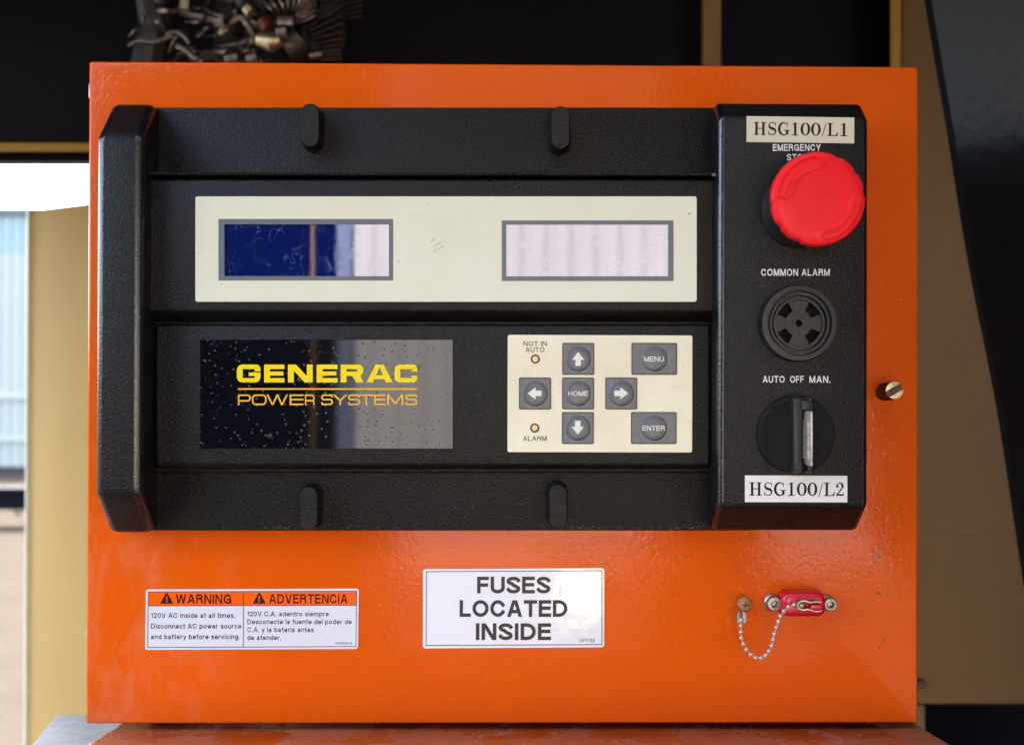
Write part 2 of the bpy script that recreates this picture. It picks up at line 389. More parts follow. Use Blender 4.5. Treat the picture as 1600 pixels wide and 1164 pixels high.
def helv(ch, w):
    """grotesque sans; returns width and list of strokes (each a list of quads)"""
    h = w / 2; T = 1 - h; X = 0.74; xt = X - h; r_ = lambda p, cap=True: ribbon(p, w, cap)
    def V_(x, a=h, b=T): return r_([(x, a), (x, b)])
    def H_(y, a, b): return r_([(a, y), (b, y)])
    if ch == ' ': return 0.30, []
    if ch == 'A': W = .92; k = h * 1.1; return W, [dg(k, 0, W / 2 - h * .3, 1, w), dg(W - k, 0, W / 2 + h * .3, 1, w), H_(.32, W * .25, W * .75)]
    if ch == 'B': W = .82; return W, [V_(h), r_([(h, T), (W * .5, T)] + arc(W * .5, .74, W * .42 - h, .26 - h, 90, -90) + [(h, .48)]), r_([(h, h), (W * .55, h)] + arc(W * .55, .26, W * .45 - h, .26 - h, -90, 90) + [(h, .5)])]
    if ch == 'C': W = .92; return W, [r_(arc(W / 2, .5, W / 2 - h, .5 - h, 32, 328, 26))]
    if ch == 'D': W = .88; return W, [V_(h), r_([(h, T), (W * .42, T)] + arc(W * .42, .5, W * .58 - h, .5 - h, 90, -90, 16) + [(h, h)])]
    if ch == 'E': W = .76; return W, [V_(h), H_(T, h, W - h), H_(.52, h, W - h - .04), H_(h, h, W - h)]
    if ch == 'F': W = .70; return W, [V_(h), H_(T, h, W - h), H_(.50, h, W - h - .05)]
    if ch == 'G': W = .96; return W, [r_(arc(W / 2, .5, W / 2 - h, .5 - h, 32, 345, 26)), r_([(W - h, .06), (W - h, .46), (W * .55, .46)])]
    if ch == 'H': W = .86; return W, [V_(h), V_(W - h), H_(.52, h, W - h)]
    if ch == 'I': return w, [V_(h)]
    if ch == 'L': W = .68; return W, [V_(h), H_(h, h, W - h)]
    if ch == 'M': W = 1.0; return W, [V_(h), V_(W - h), dg(h * 1.2, 1, W / 2, .02, w), dg(W - h * 1.2, 1, W / 2, .02, w)]
    if ch == 'N': W = .86; return W, [V_(h), V_(W - h), dg(h * 1.2, 1, W - h * 1.2, 0, w)]
    if ch == 'O': W = .98; return W, [r_(arc(W / 2, .5, W / 2 - h, .5 - h, 0, 360, 32), False)]
    if ch == 'P': W = .80; return W, [V_(h), r_([(h, T), (W * .5, T)] + arc(W * .5, .71, W * .5 - h, .29 - h, 90, -90) + [(h, .42 + h)])]
    if ch == 'R': W = .84; return W, [V_(h), r_([(h, T), (W * .5, T)] + arc(W * .5, .73, W * .48 - h, .27 - h, 90, -90) + [(h, .46 + h)]), r_([(W * .5, .46 + h), (W * .68, .46), (W - h - .06, .36), (W - h - .05, .12), (W - h, h)])]
    if ch == 'S': W = .82; return W, [r_(arc(W / 2, .735, W / 2 - h, .265 - h, 15, 250, 16) + [(W * .5, .5)] + arc(W / 2, .27, W / 2 - h, .27 - h, 70, -165, 16))]
    if ch == 'T': W = .80; return W, [H_(T, h, W - h), V_(W / 2, h, T)]
    if ch == 'U': W = .84; return W, [r_([(h, T)] + arc(W / 2, .34, W / 2 - h, .34 - h, 180, 360, 16) + [(W - h, T)])]
    if ch == 'V': W = .88; k = h * 1.1; return W, [dg(k, 1, W / 2 - h * .3, 0, w), dg(W - k, 1, W / 2 + h * .3, 0, w)]
    if ch == 'W': W = 1.28; k = h; return W, [dg(k, 1, W * .27, 0, w), dg(W * .27, 0, W * .5, 1, w), dg(W * .5, 1, W * .73, 0, w), dg(W * .73, 0, W - k, 1, w)]
    if ch == 'Y': W = .88; k = h * 1.1; return W, [dg(k, 1, W / 2, .38, w), dg(W - k, 1, W / 2, .38, w), V_(W / 2, h, .42)]
    if ch == 'a': W = .68; return W, [r_(arc(W * .47, X - .2, W * .40 - h, .2 - h, 160, 0) + [(W * .87 - h, h)]), r_([(W * .87 - h, .44), (W * .42, .40)] + arc(W * .36, .2 + .005, W * .36 - h, .2 - h, 100, 300) + [(W * .85 - h, .2)])]
    if ch in 'bdpqoce': 
        W = .70; ring = r_(arc(W / 2, X / 2, W / 2 - h, X / 2 - h, 0, 360, 24), False)
        if ch == 'o': return W, [ring]
        if ch == 'b': return W, [ring, V_(h, h, T)]
        if ch == 'd': return W, [ring, V_(W - h, h, T)]
        if ch == 'p': return W, [ring, V_(h, -.28 + h, xt)]
        if ch == 'c': return .66, [r_(arc(W / 2, X / 2, W / 2 - h, X / 2 - h, 38, 322, 20))]
        if ch == 'e': return W, [r_(arc(W / 2, X / 2, W / 2 - h, X / 2 - h, 0, 320, 22)), H_(X * .47, h, W - h)]
    if ch == 'f': return .38, [r_([(.16, h)] + arc(.16 + .14, T - .14, .14, .14, 180, 95)), H_(xt, h, .34)]
    if ch == 'g': W = .70; return W, [r_(arc(W / 2, X / 2 + .02, W / 2 - h, X / 2 - h - .02, 0, 360, 24), False), r_([(W - h, xt)] + arc(W / 2, -.08, W / 2 - h, .2 - h, 0, -150))]
    if ch == 'i': return w, [V_(h, h, xt), V_(h, 1 - w * .6, T)]
    if ch == 'l': return w, [V_(h)]
    if ch == 'm': W = 1.04; return W, [V_(h, h, xt), r_([(h, X * .55)] + arc(W * .27, xt - .2 + h, W * .23, .2 - h, 150, 0) + [(W * .5, h)]), r_([(W * .5, X * .55)] + arc(W * .75 - h * .5, xt - .2 + h, W * .25 - h * .5, .2 - h, 150, 0) + [(W - h, h)])]
    if ch == 'n': W = .66; return W, [V_(h, h, xt), r_(arc(W / 2, xt - .25 + h, W / 2 - h, .25 - h, 165, 0) + [(W - h, h)])]
    if ch == 'r': return .42, [V_(h, h, xt), r_(arc(.36, xt - .28 + h, .36 - h, .28 - h, 170, 95))]
    if ch == 's': W = .62; return W, [r_(arc(W / 2, X * .735, W / 2 - h, X * .265 - h, 20, 255, 12) + arc(W / 2, X * .265, W / 2 - h, X * .265 - h, 75, -160, 12))]
    if ch == 't': return .38, [r_([(.17, .9)] + arc(.17 + .13, .16, .13, .16 - h, 180, 275)), H_(xt, h, .34)]
    if ch == 'u': W = .66; return W, [V_(W - h, h, xt), r_([(h, xt)] + arc(W / 2, .25, W / 2 - h, .25 - h, 180, 345))]
    if ch == 'v': W = .64; return W, [dg(h, X, W / 2, 0, w), dg(W - h, X, W / 2, 0, w)]
    if ch == 'w': W = .94; return W, [dg(h, X, W * .28, 0, w), dg(W * .28, 0, W * .5, X, w), dg(W * .5, X, W * .72, 0, w), dg(W * .72, 0, W - h, X, w)]
    if ch == 'y': W = .66; return W, [dg(h, X, W / 2, 0, w), dg(W - h, X, W * .34, -.28, w)]
    if ch == '.': return w, [r_([(h, h * .8), (h, h * 1.2)])]
    if ch == '-': return .36, [H_(.36, h, .36 - h)]
    if ch == '0': W = .68; return W, [r_(arc(W / 2, .5, W / 2 - h, .5 - h, 0, 360, 28), False)]
    if ch == '1': W = .46; return W, [V_(W - h - .03), r_([(h, .74), (W - h - .03, .84)])]
    if ch == '2': W = .68; return W, [r_(arc(W / 2, .70, W / 2 - h, .30 - h, 170, -25, 14) + [(W * .35, .26), (h, h + .02)]), H_(h, h, W - h)]
    if ch == '3': W = .68; return W, [r_(arc(W / 2, .75, W * .46 - h, .25 - h, 165, -85, 12)), r_(arc(W / 2, .27, W / 2 - h, .27 - h, 85, -165, 12))]
    if ch == '4': W = .70; return W, [V_(W * .72), H_(.25, h, W - h), r_([(h + .02, .30), (W * .70, T)])]
    if ch == '5': W = .68; return W, [r_([(W - .06 - h, T), (.12, T), (.08, .48)]), r_(arc(W / 2, .33, W / 2 - h, .33 - h, 150, -160, 16))]
    if ch == '6': W = .68; return W, [r_(arc(W / 2, .32, W / 2 - h, .32 - h, 0, 360, 22), False), r_([(h, .34)] + arc(W / 2, .58, W / 2 - h, .42 - h, 180, 35))]
    if ch == '7': W = .66; return W, [H_(T, h, W - h), dg(W - h * 1.3, .98, W * .32, 0, w)]
    raise KeyError(ch)
def euro_bold(ch):
    v, z = .33, .25; a, b = v / 2, z / 2; W = {'G': 1.33, 'E': 1.15, 'N': 1.39, 'R': 1.30, 'A': 1.42, 'C': 1.30}[ch]
    q = lambda p, r=.2: ribbon(rp(p, r), v, False)
    bx = lambda x0, y0, x1, y1: [(Vector((x0, y0)), Vector((x1, y0)), Vector((x1, y1)), Vector((x0, y1)))]
    if ch == 'E': return W, [bx(0, 0, v, 1), bx(0, 1 - z, W, 1), bx(0, 0, W, z), bx(0, .5 - b * .9, W * .95, .5 + b * .9)]
    if ch == 'N': return W, [bx(0, 0, v, 1), bx(W - v, 0, W, 1), [(Vector((0, 1)), Vector((v * 1.35, 1)), Vector((W, 0)), Vector((W - v * 1.35, 0)))]]
    if ch == 'A': return W, [[(Vector((0, 0)), Vector((.36, 0)), Vector((W / 2 + .06, 1)), Vector((W / 2 - .22, 1)))], [(Vector((W, 0)), Vector((W - .36, 0)), Vector((W / 2 - .06, 1)), Vector((W / 2 + .22, 1)))], bx(.3, .19, W - .3, .40)]
    C = [(W - a, .62, v), (W - a, 1 - b, z), (a, 1 - b, v), (a, b, z), (W - a, b, v)]
    if ch == 'C': return W, [q(C + [(W - a, .38, v)])]
    if ch == 'G': return W, [q(C + [(W - a, .54, v)]), bx(W * .5, .36, W, .56)]
    if ch == 'R': return W, [bx(0, 0, v, 1), q([(0, 1 - b, z), (W - a - .02, 1 - b, v), (W - a - .02, .36 + b, z), (0, .36 + b, z)], .17), [(Vector((W * .48, .4)), Vector((W * .84, .4)), Vector((W, 0)), Vector((W * .68, 0)))]]
def euro_thin(ch):
    w = .15; h = w / 2; T = 1 - h; q = lambda p, r=.28: ribbon(rp(p, r), w, False)
    s = lambda *p: ribbon(list(p), w, True)
    if ch == 'P': W = 1.22; return W, [s((h, h), (h, T)), q([(0, T), (W - h, T), (W - h, .40), (0, .40)])]
    if ch == 'O': W = 1.42; return W, [q([(W / 2, T), (h, T), (h, h), (W - h, h), (W - h, T), (W / 2, T)], .34)]
    if ch == 'W': W = 1.92; return W, [dg(h, 1, W * .28, 0, w), dg(W * .28, 0, W * .5, 1, w), dg(W * .5, 1, W * .72, 0, w), dg(W * .72, 0, W - h, 1, w)]
    if ch == 'E': W = 1.15; return W, [s((h, h), (h, T)), s((h, T), (W - h, T)), s((h, .52), (W - h, .52)), s((h, h), (W - h, h))]
    if ch == 'R': W = 1.2; return W, [s((h, h), (h, T)), q([(0, T), (W - h, T), (W - h, .42), (0, .42)]), q([(W * .6, .42), (W - h - .02, .42), (W - h, 0)], .2)]
    if ch == 'S': W = 1.12; return W, [q([(W - h, .72), (W - h, T), (h, T), (h, .52), (W - h, .52), (W - h, h), (h, h), (h, .28)], .24)]
    if ch == 'Y': W = 1.3; return W, [dg(h, 1, W / 2, .42, w), dg(W - h, 1, W / 2, .42, w), s((W / 2, h), (W / 2, .45))]
    if ch == 'T': W = 1.22; return W, [s((h, T), (W - h, T)), s((W / 2, h), (W / 2, T))]
    if ch == 'M': W = 1.5; return W, [s((h, h), (h, T)), s((W - h, h), (W - h, T)), dg(h * 1.3, 1, W / 2, .1, w), dg(W - h * 1.3, 1, W / 2, .1, w)]
def serif(ch):
    th, k = .068, .185; bx = lambda x0, y0, x1, y1: [(Vector((x0, y0)), Vector((x1, y0)), Vector((x1, y1)), Vector((x0, y1)))]
    def vr(path, wid): return ribbon([(x, y, w_) for (x, y), w_ in zip(path, wid)], .1, False)
    if ch == 'H': return 1.0, [bx(.14, 0, .14 + k, 1), bx(.86 - k, 0, .86, 1), bx(.2, .48, .8, .48 + th)] + [bx(x, y, x + .40, y + th) for x in (0.02, .58) for y in (0, 1 - th)]
    if ch == '1': return .55, [bx(.21, 0, .21 + k, 1), bx(.02, 0, .55, th), [(Vector((.03, .86)), Vector((.03, .81)), Vector((.25, .90)), Vector((.37, 1.0)))]]
    if ch == 'L': return .82, [bx(.13, 0, .13 + k, 1), bx(0, 0, .78, th), bx(0, 1 - th, .44, 1), [(Vector((.66, th)), Vector((.80, th)), Vector((.84, .30)), Vector((.79, .30)))], bx(.66, 0, .80, th)]
    if ch == '/': return .5, [dg(.06, -.06, .46, .94, .07)]
    if ch == '0':
        pts = arc(.355, .5, .27, .465, 0, 360, 32); return .71, [vr(pts, [.065 + .125 * abs(math.cos(2 * math.pi * i / 32)) ** 1.5 for i in range(33)])]
    if ch == 'S':
        p = arc(.37, .745, .26, .225, 35, 245, 14) + arc(.36, .265, .275, .235, 65, -150, 14)
        n = len(p); return .74, [vr(p, [.065 + .13 * math.exp(-((i / (n - 1) - .5) / .17) ** 2) for i in range(n)]), bx(.60, .70, .655, .98), bx(.055, .02, .11, .32)]
    if ch == 'G':
        p = arc(.45, .5, .37, .47, 48, 322, 26); n = len(p)
        return .88, [vr(p, [.065 + .135 * math.sin(math.pi * i / (n - 1)) ** 2 for i in range(n)]), bx(.62, .05, .62 + k, .38), bx(.48, .36, .90, .36 + th), bx(.69, .66, .745, .99)]
    if ch == '2':
        p = arc(.36, .72, .23, .25, 165, -30, 14) + [(.36, .36), (.13, .10)]; n = len(p)
        return .72, [vr(p, [.07 + .12 * math.exp(-((i / (n - 1) - .68) / .2) ** 2) for i in range(n)]), ribbon([(.08, .08, .16), (.35, .09, .12), (.62, .06, .13)], .1, False), [(Vector((.58, .04)), Vector((.66, .04)), Vector((.72, .27)), Vector((.67, .27)))], ribbon(arc(.15, .73, .055, .055, 0, 360, 10), .1, False)]
def letter_mesh(name, glyphs, O, ex, ez, m, parent):
    """glyphs: (x offset, x scale, strokes) in cap units; each stroke a hair above the one before"""
    bm = bmesh.new(); lay = 0; n = Vector((0, -1, 0))
    for x0, sx, strokes in glyphs:
        for st in strokes:
            lay = (lay + 1) % 12
            for qd in st:
                vs = [bm.verts.new(O + ex * (x0 + p.x * sx) + ez * p.y + n * (4e-6 * lay)) for p in qd]
                try: bm.faces.new(vs)
                except ValueError: pass
    me = bpy.data.meshes.new(name); bm.normal_update()
    for f in bm.faces:
        if f.normal.y > 0: f.normal_flip()
    bm.to_mesh(me); bm.free(); me.materials.append(m)
    return place(bpy.data.objects.new(name, me), parent)
def text(parent, s, x0, x1, yb, cap, h, m, font=helv, w=.15, gap=.16, name='lettering', slope=0.0):
    """line of lettering between photo x0 and x1 on baseline yb with cap height cap, lying at height h"""
    hh = h + 0.00006
    A = P(x0, yb, hh); B = P(x1, yb + slope, hh); ex = (B - A).normalized(); ez = Vector((-ex.z, 0, ex.x)); c = mm(cap, hh)
    items = []; x = 0
    for ch in s:
        W, st = helv(ch, w) if font is helv else ((.5, []) if ch == ' ' else font(ch))
        items.append((x, st)); x += W + gap
    x -= gap; sx = (B - A).length / c / x
    return letter_mesh(name, [(xi * sx, sx, st) for xi, st in items], A, ex * c, ez * c, m, parent)
def text_at(parent, chars, yb, cap, h, m, font, name='lettering', slope=0.0):
    """each glyph between its own measured photo extents"""
    hh = h + 0.00006; c = mm(cap, hh); x0 = chars[0][1]; A = P(x0, yb, hh); B = P(chars[-1][2], yb + slope, hh)
    ex = (B - A).normalized(); ez = Vector((-ex.z, 0, ex.x)); g = []
    for ch, a, b in chars:
        W, st = font(ch); g.append(((a - x0) / cap, (b - a) / cap / W, st))
    return letter_mesh(name, g, A, ex * c, ez * c, m, parent)

# ================================================================ the setting
GZ = -1.42
def struct(name, bm, m): o = obj(name, bm, m, None, 0); o['kind'] = 'structure'; return o
bm = bmesh.new(); bmesh.ops.create_grid(bm, x_segments=2, y_segments=2, size=150)
g = struct('ground', bm, M['ground']); g.location = (0, 40, GZ)

# enclosure round the control cabinet
D1 = -0.50                                   # h of the baffle plane (half a metre behind the cabinet face)
enc = thing('generator_enclosure', (0, 0.5, -0.45), 'dark engine enclosure with black baffle and cream frame posts behind the orange cabinet', 'enclosure')
obj('baffle_panel', pxbox(-420, -260, 1100, 224, D1 - .02, D1, .002), M['foam'], enc)
obj('baffle_panel', pxbox(1125, -260, 1396, 700, D1 - .03, D1 - .01, .002), M['foam'], enc)
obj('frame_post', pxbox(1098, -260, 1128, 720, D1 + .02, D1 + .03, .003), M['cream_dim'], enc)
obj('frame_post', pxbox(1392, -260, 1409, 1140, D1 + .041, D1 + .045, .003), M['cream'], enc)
obj('frame_rail', pxbox(-420, 222, 420, 237, D1 + .024, D1 + .03, .003), M['cream'], enc)
obj('frame_rail', pxbox(-420, 236.5, 420, 253, D1 + .006, D1 + .01, .003), M['foam'], enc)
obj('drip_edge', pxbox(-420, 252, 420, 258, D1 + .017, D1 + .02, .001), M['galv'], enc)
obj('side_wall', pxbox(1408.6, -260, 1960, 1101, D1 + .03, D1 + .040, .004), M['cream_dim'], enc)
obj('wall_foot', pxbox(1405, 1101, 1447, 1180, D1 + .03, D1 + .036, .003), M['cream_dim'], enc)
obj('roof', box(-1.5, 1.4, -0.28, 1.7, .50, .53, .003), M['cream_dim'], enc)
obj('roof_lining', box(-1.48, 1.38, -0.26, 1.68, .47, .498, .003), M['foam'], enc)
obj('rear_wall', box(-.46, 1.4, 1.66, 1.7, -1.3, .49, .003), M['foam'], enc)
obj('end_wall', box(1.0, 1.03, -0.25, 1.65, -1.3, .46, .003), M['foam'], enc)
obj('floor_pan', box(-.42, .99, -0.1, 1.64, -1.28, -1.24, .003), M['foam'], enc)
for x_, y_ in ((1438, 1067),):
    q_ = P(x_, y_, D1 + .04); obj('bolt', tube([q_ + Vector((0, .002, 0)), q_ + Vector((0, -.004, 0))], .0055, 6), M['engine_dark'], enc)
obj('wall_seam', pxbox(1408.6, 838, 1960, 841, D1 + .038, D1 + .0412), M['cream_dim'], enc, 0)
# tan door leaf seen at the left, standing open beyond the cabinet
dl = thing('tan_door', P(60, 1300, -.75), 'sunlit tan metal door leaf standing left of the orange cabinet', 'door')
a0 = P(50, 328, -.95); a1 = P(230, 306, -.62); dn = Vector((a1.y - a0.y, -(a1.x - a0.x), 0)).normalized() * .03
zb = P(50, 1500, -.95).z
rg = lambda q: [q, Vector((q.x, q.y, zb)), Vector((q.x, q.y, zb)) - dn, q - dn]
M['tan_matt'] = painted('matt_tan_enamel', (.34, .215, .075), (.31, .195, .066), .8); bs(M['tan_matt']).inputs['Specular IOR Level'].default_value = .03
obj('door_skin', solid([rg(a0), rg(a1)], .003), M['tan_matt'], dl)
e0 = a0 + (a0 - a1).normalized() * .004
bm = solid([[e0 + dn * .2, Vector((e0.x, e0.y, zb)) + dn * .2, Vector((e0.x, e0.y, zb)) - dn * 1.2, e0 - dn * 1.2],
            [p - (a0 - a1).normalized() * .0038 - (a0 - a1).normalized() * .008 * 0 for p in [e0 + dn * .2, Vector((e0.x, e0.y, zb)) + dn * .2, Vector((e0.x, e0.y, zb)) - dn * 1.2, e0 - dn * 1.2]]])
obj('sunlit_edge', bm, M['overlay'], dl)  # off-white strip paints the sunlight on the door edge
# black lined hood flap leaning in at the right
hood = thing('black_lined_flap', P(1620, 900, 0.02), 'black vinyl lined hood flap leaning at the right of the cabinet', 'flap')
rows = []
for (px, py) in ((1380, -560), (1412, -300), (1440, -90), (1453, 0), (1487, 200), (1521, 410), (1566, 640), (1600, 860), (1640, 1120), (1680, 1330)):
    p = P(px, py, -.16); row = []
    for k in range(15):
        t = k / 14; row.append(p + Vector((.20 * t ** .8, -.80 * t ** 1.5 - .012 * math.sin(math.pi * min(1, t * 4)), .05 * t)))  # reach out of view lengthened to darken the right side
    rows.append(row)
bm = bmesh.new(); V0 = [[bm.verts.new(p) for p in r] for r in rows]; V1 = [[bm.verts.new(p + Vector((.018, .022, 0))) for p in r] for r in rows]
for i in range(len(rows) - 1):
    for k in range(14):
        bm.faces.new((V0[i][k], V0[i][k + 1], V0[i + 1][k + 1], V0[i + 1][k])); bm.faces.new((V1[i][k], V1[i + 1][k], V1[i + 1][k + 1], V1[i][k + 1]))
    for k in (0, 14): bm.faces.new((V0[i][k], V0[i + 1][k], V1[i + 1][k], V1[i][k]))
for i in (0, len(rows) - 1):
    for k in range(14): bm.faces.new((V0[i][k], V0[i][k + 1], V1[i][k + 1], V1[i][k]))
obj('vinyl_lining', bm, M['rubber'], hood, 60)
bm = tube(spline([r[0] + Vector((.004, .004, 0)) for r in rows], 6), .006, 8); obj('edge_seal', bm, M['foam'], hood)

# shed and rail outside on the left
shed = thing('metal_shed', (-9.2, 17, GZ), 'white corrugated metal shed with pale blue band beyond the tan door', 'shed')
zt = P(20, 336, -17).z
obj('wall_sheet', box(-13.5, -5.2, 17, 17.1, GZ, zt - .62), M['shed'], shed, 0)
obj('wall_band', box(-13.5, -5.2, 17, 17.1, zt - .62, zt), M['shed_blue'], shed, 0)
rib = bmesh.new(); bmesh.ops.create_cube(rib, size=1); rme = bpy.data.meshes.new('wall_rib'); rib.to_mesh(rme); rib.free(); rme.materials.append(M['shed'])
rmb = rme.copy(); rmb.materials[0] = M['shed_blue']
for i in range(24):
    for me, z0, z1 in ((rme, GZ, zt - .62), (rmb, zt - .62, zt)):
        o = place(bpy.data.objects.new('wall_rib', me), shed, (-8.9 + i * .16, 16.985, (z0 + z1) / 2)); o.scale = (.05, .03, z1 - z0 - .004)
obj('roof_edge', box(-13.7, -5.0, 16.9, 17.3, zt + .002, zt + .1), M['galv'], shed, 0)
obj('skirt_rail', box(-13.5, -5.2, 16.94, 16.968, .0 - .35, .0 - .22), M['shed'], shed, 0)
obj('skirt_rail', box(-13.5, -5.2, 16.94, 16.968, -1.02, -.92), M['shed'], shed, 0)
rl = thing('trailer_rail', (-4.8, 9.9, GZ), 'low black steel trailer rail on the bright ground behind tan door', 'rail')
zr0, zr1 = P(20, 795, -10).z, P(20, 760, -10).z
obj('rail_beam', box(-8, -3.2, 9.9, 10.05, zr0, zr1, .01), M['foam'], rl)
obj('rail_flange', box(-8, -3.2, 9.82, 9.9, zr1 - .05, zr1 + .004, .004), M['foam'], rl)
for x in (-7.2, -3.6): obj('support_leg', box(x, x + .1, 9.92, 10.02, GZ, zr0 - .002), M['foam'], rl)
hk = P(20, 795, -9.9); obj('hook', tube(spline([hk + Vector((0, .06, 0)), hk + Vector((0, .06, -.04)), hk + Vector((.03, .06, -.06)), hk + Vector((.05, .06, -.03))]), .01), M['foam'], rl)

# what stands behind the camera and shows in the screens: a sunlit corrugated wall and an open black-lined door
cw = thing('corrugated_wall', (0.9, -3.9, GZ), 'pale corrugated steel wall reflected in the display screens', 'wall')
bm = bmesh.new(); xs = []; x = -2.2
while x < 4.4: xs += [(x, 0), (x + .045, 0), (x + .062, .007), (x + .085, .007)]; x += .10
lo = [bm.verts.new((a, -3.9 + b, GZ)) for a, b in xs]; hi = [bm.verts.new((a, -3.9 + b, .78)) for a, b in xs]
for i in range(len(xs) - 1): bm.faces.new((lo[i], lo[i + 1], hi[i + 1], hi[i]))
obj('sheet', bm, M['wall'], cw, 0)
M['dark_blocker'] = painted('dark_brown_blocker', (.030, .024, .020), (.022, .018, .015), .8, 2)
obj('upper_dark_blocker', box(-2.4, 4.6, -3.96, -3.86, .785, 5.2, .01), M['dark_blocker'], cw)  # unseen dark upper wall, added so reflections near the top stay dark
M['door_black'] = mat('flat_black_lining', (.0012, .0012, .0016), .9, spec=0.0); M['gilt'] = mat('dull_gilt_edge', (.16, .10, .03), .6, spec=.1)
od = thing('open_door', (-.62, -1.0, GZ), 'open black lined door with tan edge reflected in the logo plate', 'door')
obj('door_lining', box(-1.05, -.272, -1.03, -1.0, GZ + .1, .9, .003), M['door_black'], od)
obj('edge_strip', box(-.2695, -.2662, -1.03, -.998, GZ + .1, .9, .001), M['gilt'], od)
obj('door_lining', box(-.264, -.2345, -1.03, -1.004, GZ + .1, .9, .002), M['door_black'], od)
M['slate'] = mat('slate_blue_edge', (.085, .105, .16), .8, spec=.05)
obj('edge_strip', box(-.234, -.212, -1.03, -1.0, GZ + .1, .9, .002), M['slate'], od)

od = thing('open_door', (.60, -1.1, GZ), 'second open black lined door leaf, standing right of the wall reflected in screens', 'door')  # added blocker out of view, darkens what the right-hand paint reflects
obj('door_lining', box(.37, .64, -1.13, -1.1, GZ + .1, .9, .003), M['door_black'], od)
obj('edge_strip', box(.3585, .3695, -1.13, -1.096, GZ + .1, .9, .002), M['cream_dim'], od)

M['tank'] = painted('pale_yellow_tank_paint', (.90, .74, .36), (.86, .70, .32), .5, 3)  # unseen tanks added only to throw warm glints into label and paint
for x_, r_t, z0_, lab in ((.305, .085, -.87, 'narrow pale yellow tank on legs, added unseen to glint in the fuse label'), (.735, .115, -.80, 'wider pale yellow tank on legs, added unseen to glint in orange paint right of fuse label')):
    tk = thing('added_glint_tank', (x_, -3.3, GZ), lab, 'tank', 'added glint tanks in front of the corrugated wall')
    pr = [(r_t * .5, z0_ - .02), (r_t, z0_ + .03), (r_t, -.38), (r_t * .55, -.33)]
    obj('tank_shell', solid([[Vector((x_ + r * math.cos(2 * math.pi * k / 32), -3.3 + r * math.sin(2 * math.pi * k / 32), z)) for k in range(32)] for r, z in pr]), M['tank'], tk, 40)
    for k in range(3):
        a = math.radians(90 + 120 * k); obj('tank_leg', tube([(x_ + r_t * .8 * math.cos(a), -3.3 + r_t * .8 * math.sin(a), GZ), (x_ + r_t * .8 * math.cos(a), -3.3 + r_t * .8 * math.sin(a), z0_ + .02)], .014, 8), M['engine_dark'], tk)

# ledge under the cabinet and the galvanised shelf beside it
up = Vector((0, 0, 1)); lp = Vector((0, 0, -.1898))
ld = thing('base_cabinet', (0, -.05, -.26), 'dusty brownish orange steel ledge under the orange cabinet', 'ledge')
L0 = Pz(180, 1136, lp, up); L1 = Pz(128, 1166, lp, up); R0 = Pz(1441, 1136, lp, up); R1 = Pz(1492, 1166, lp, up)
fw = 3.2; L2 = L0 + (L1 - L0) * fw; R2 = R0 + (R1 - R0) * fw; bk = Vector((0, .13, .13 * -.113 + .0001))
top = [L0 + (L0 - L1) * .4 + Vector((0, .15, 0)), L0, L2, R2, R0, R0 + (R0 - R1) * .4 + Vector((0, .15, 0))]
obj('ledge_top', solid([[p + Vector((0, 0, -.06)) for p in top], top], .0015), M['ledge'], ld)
sh = thing('galvanised_shelf', P(70, 1150, 0), 'grey galvanised steel shelf at the bottom left beside the ledge', 'shelf')
up2 = Vector((0, .05, 1)).normalized(); lp2 = Vector((0, 0, -.202))
s0 = Pz(90, 1115, lp2, up2); s1 = Pz(48, 1165, lp2, up2); s2 = s0 + (s1 - s0) * 2.5
top = [s0, s2, Vector((-.12, s2.y, s2.z)), Vector((-.12, s0.y, s0.z))]
obj('shelf_plate', solid([[p + Vector((0, 0, -.004)) for p in top], top], .0006, 2), M['galv'], sh)

# engine parts glimpsed above the cabinet
eng = thing('engine', P(370, 300, -.42), 'cluttered engine with hoses, fins and brass fitting behind cabinet top', 'engine')
DE = -.40
def E(px, py, d=0): return P(px, py, DE + d)
def hose(pts, r, m, name='hose'): return obj(name, tube(spline(pts, 6), r, 10), M[m], eng)
obj('engine_block', pxbox(330, -120, 420, 160, DE - .06, DE - .03, .01), M['engine_dark'], eng)
obj('engine_block', pxbox(410, 62, 500, 180, DE - .07, DE - .035, .012), M['engine_dark'], eng)
for y, x0, x1, r in ((2, 228, 262, .003), (17, 224, 280, .0035), (35, 220, 264, .003), (-14, 228, 275, .003)):
    hose([E(x0, y), E((x0 + x1) / 2, y + 1, .012), E(x1, y)], r, 'engine_metal', 'cable_tie_strap')
hose([E(236, -60), E(240, 0), E(243, 40), E(236, 80), E(226, 130)], .016, 'hose')
hose([E(200, 72, .02), E(218, 64, .02), E(240, 66, .02), E(258, 60, .02), E(270, 56, .02)], 0.0020, 'engine_metal', 'wire')
hose([E(258, 55, .02), E(276, 50, .02), E(290, 60, .02), E(296, 70, .02)], 0.0020, 'engine_metal', 'wire')
hose([E(276, 72, .02), E(290, 78, .02), E(304, 90, .02), E(318, 96, .02)], 0.0028, 'engine_metal', 'pipe')
hose([E(284, 20), E(310, 26, .01), E(350, 34, .01)], 0.0037, 'engine_metal', 'pipe')
hose([E(338, 36, .012), E(352, 34, .014)], 0.0056, 'engine_metal', 'pipe_nut')
hose([E(290, 0, .01), E(288, 16, .01)], .005, 'brass_dull', 'fitting')
hose([E(372, 0, .015), E(386, 12, .02), E(392, 22, .02)], 0.0037, 'engine_metal', 'pipe')
obj('brass_fitting', tube([E(386, 12, .024), E(392, 20, .024)], .0055, 8), M['brass_dull'], eng)
hose([E(344, 54, .01), E(352, 46, .012), E(358, 42, .01)], .0035, 'brass_dull', 'pipe')
hose([E(340, 76, .01), E(372, 70, .012), E(398, 60, .01)], 0.0025, 'engine_metal', 'pipe')
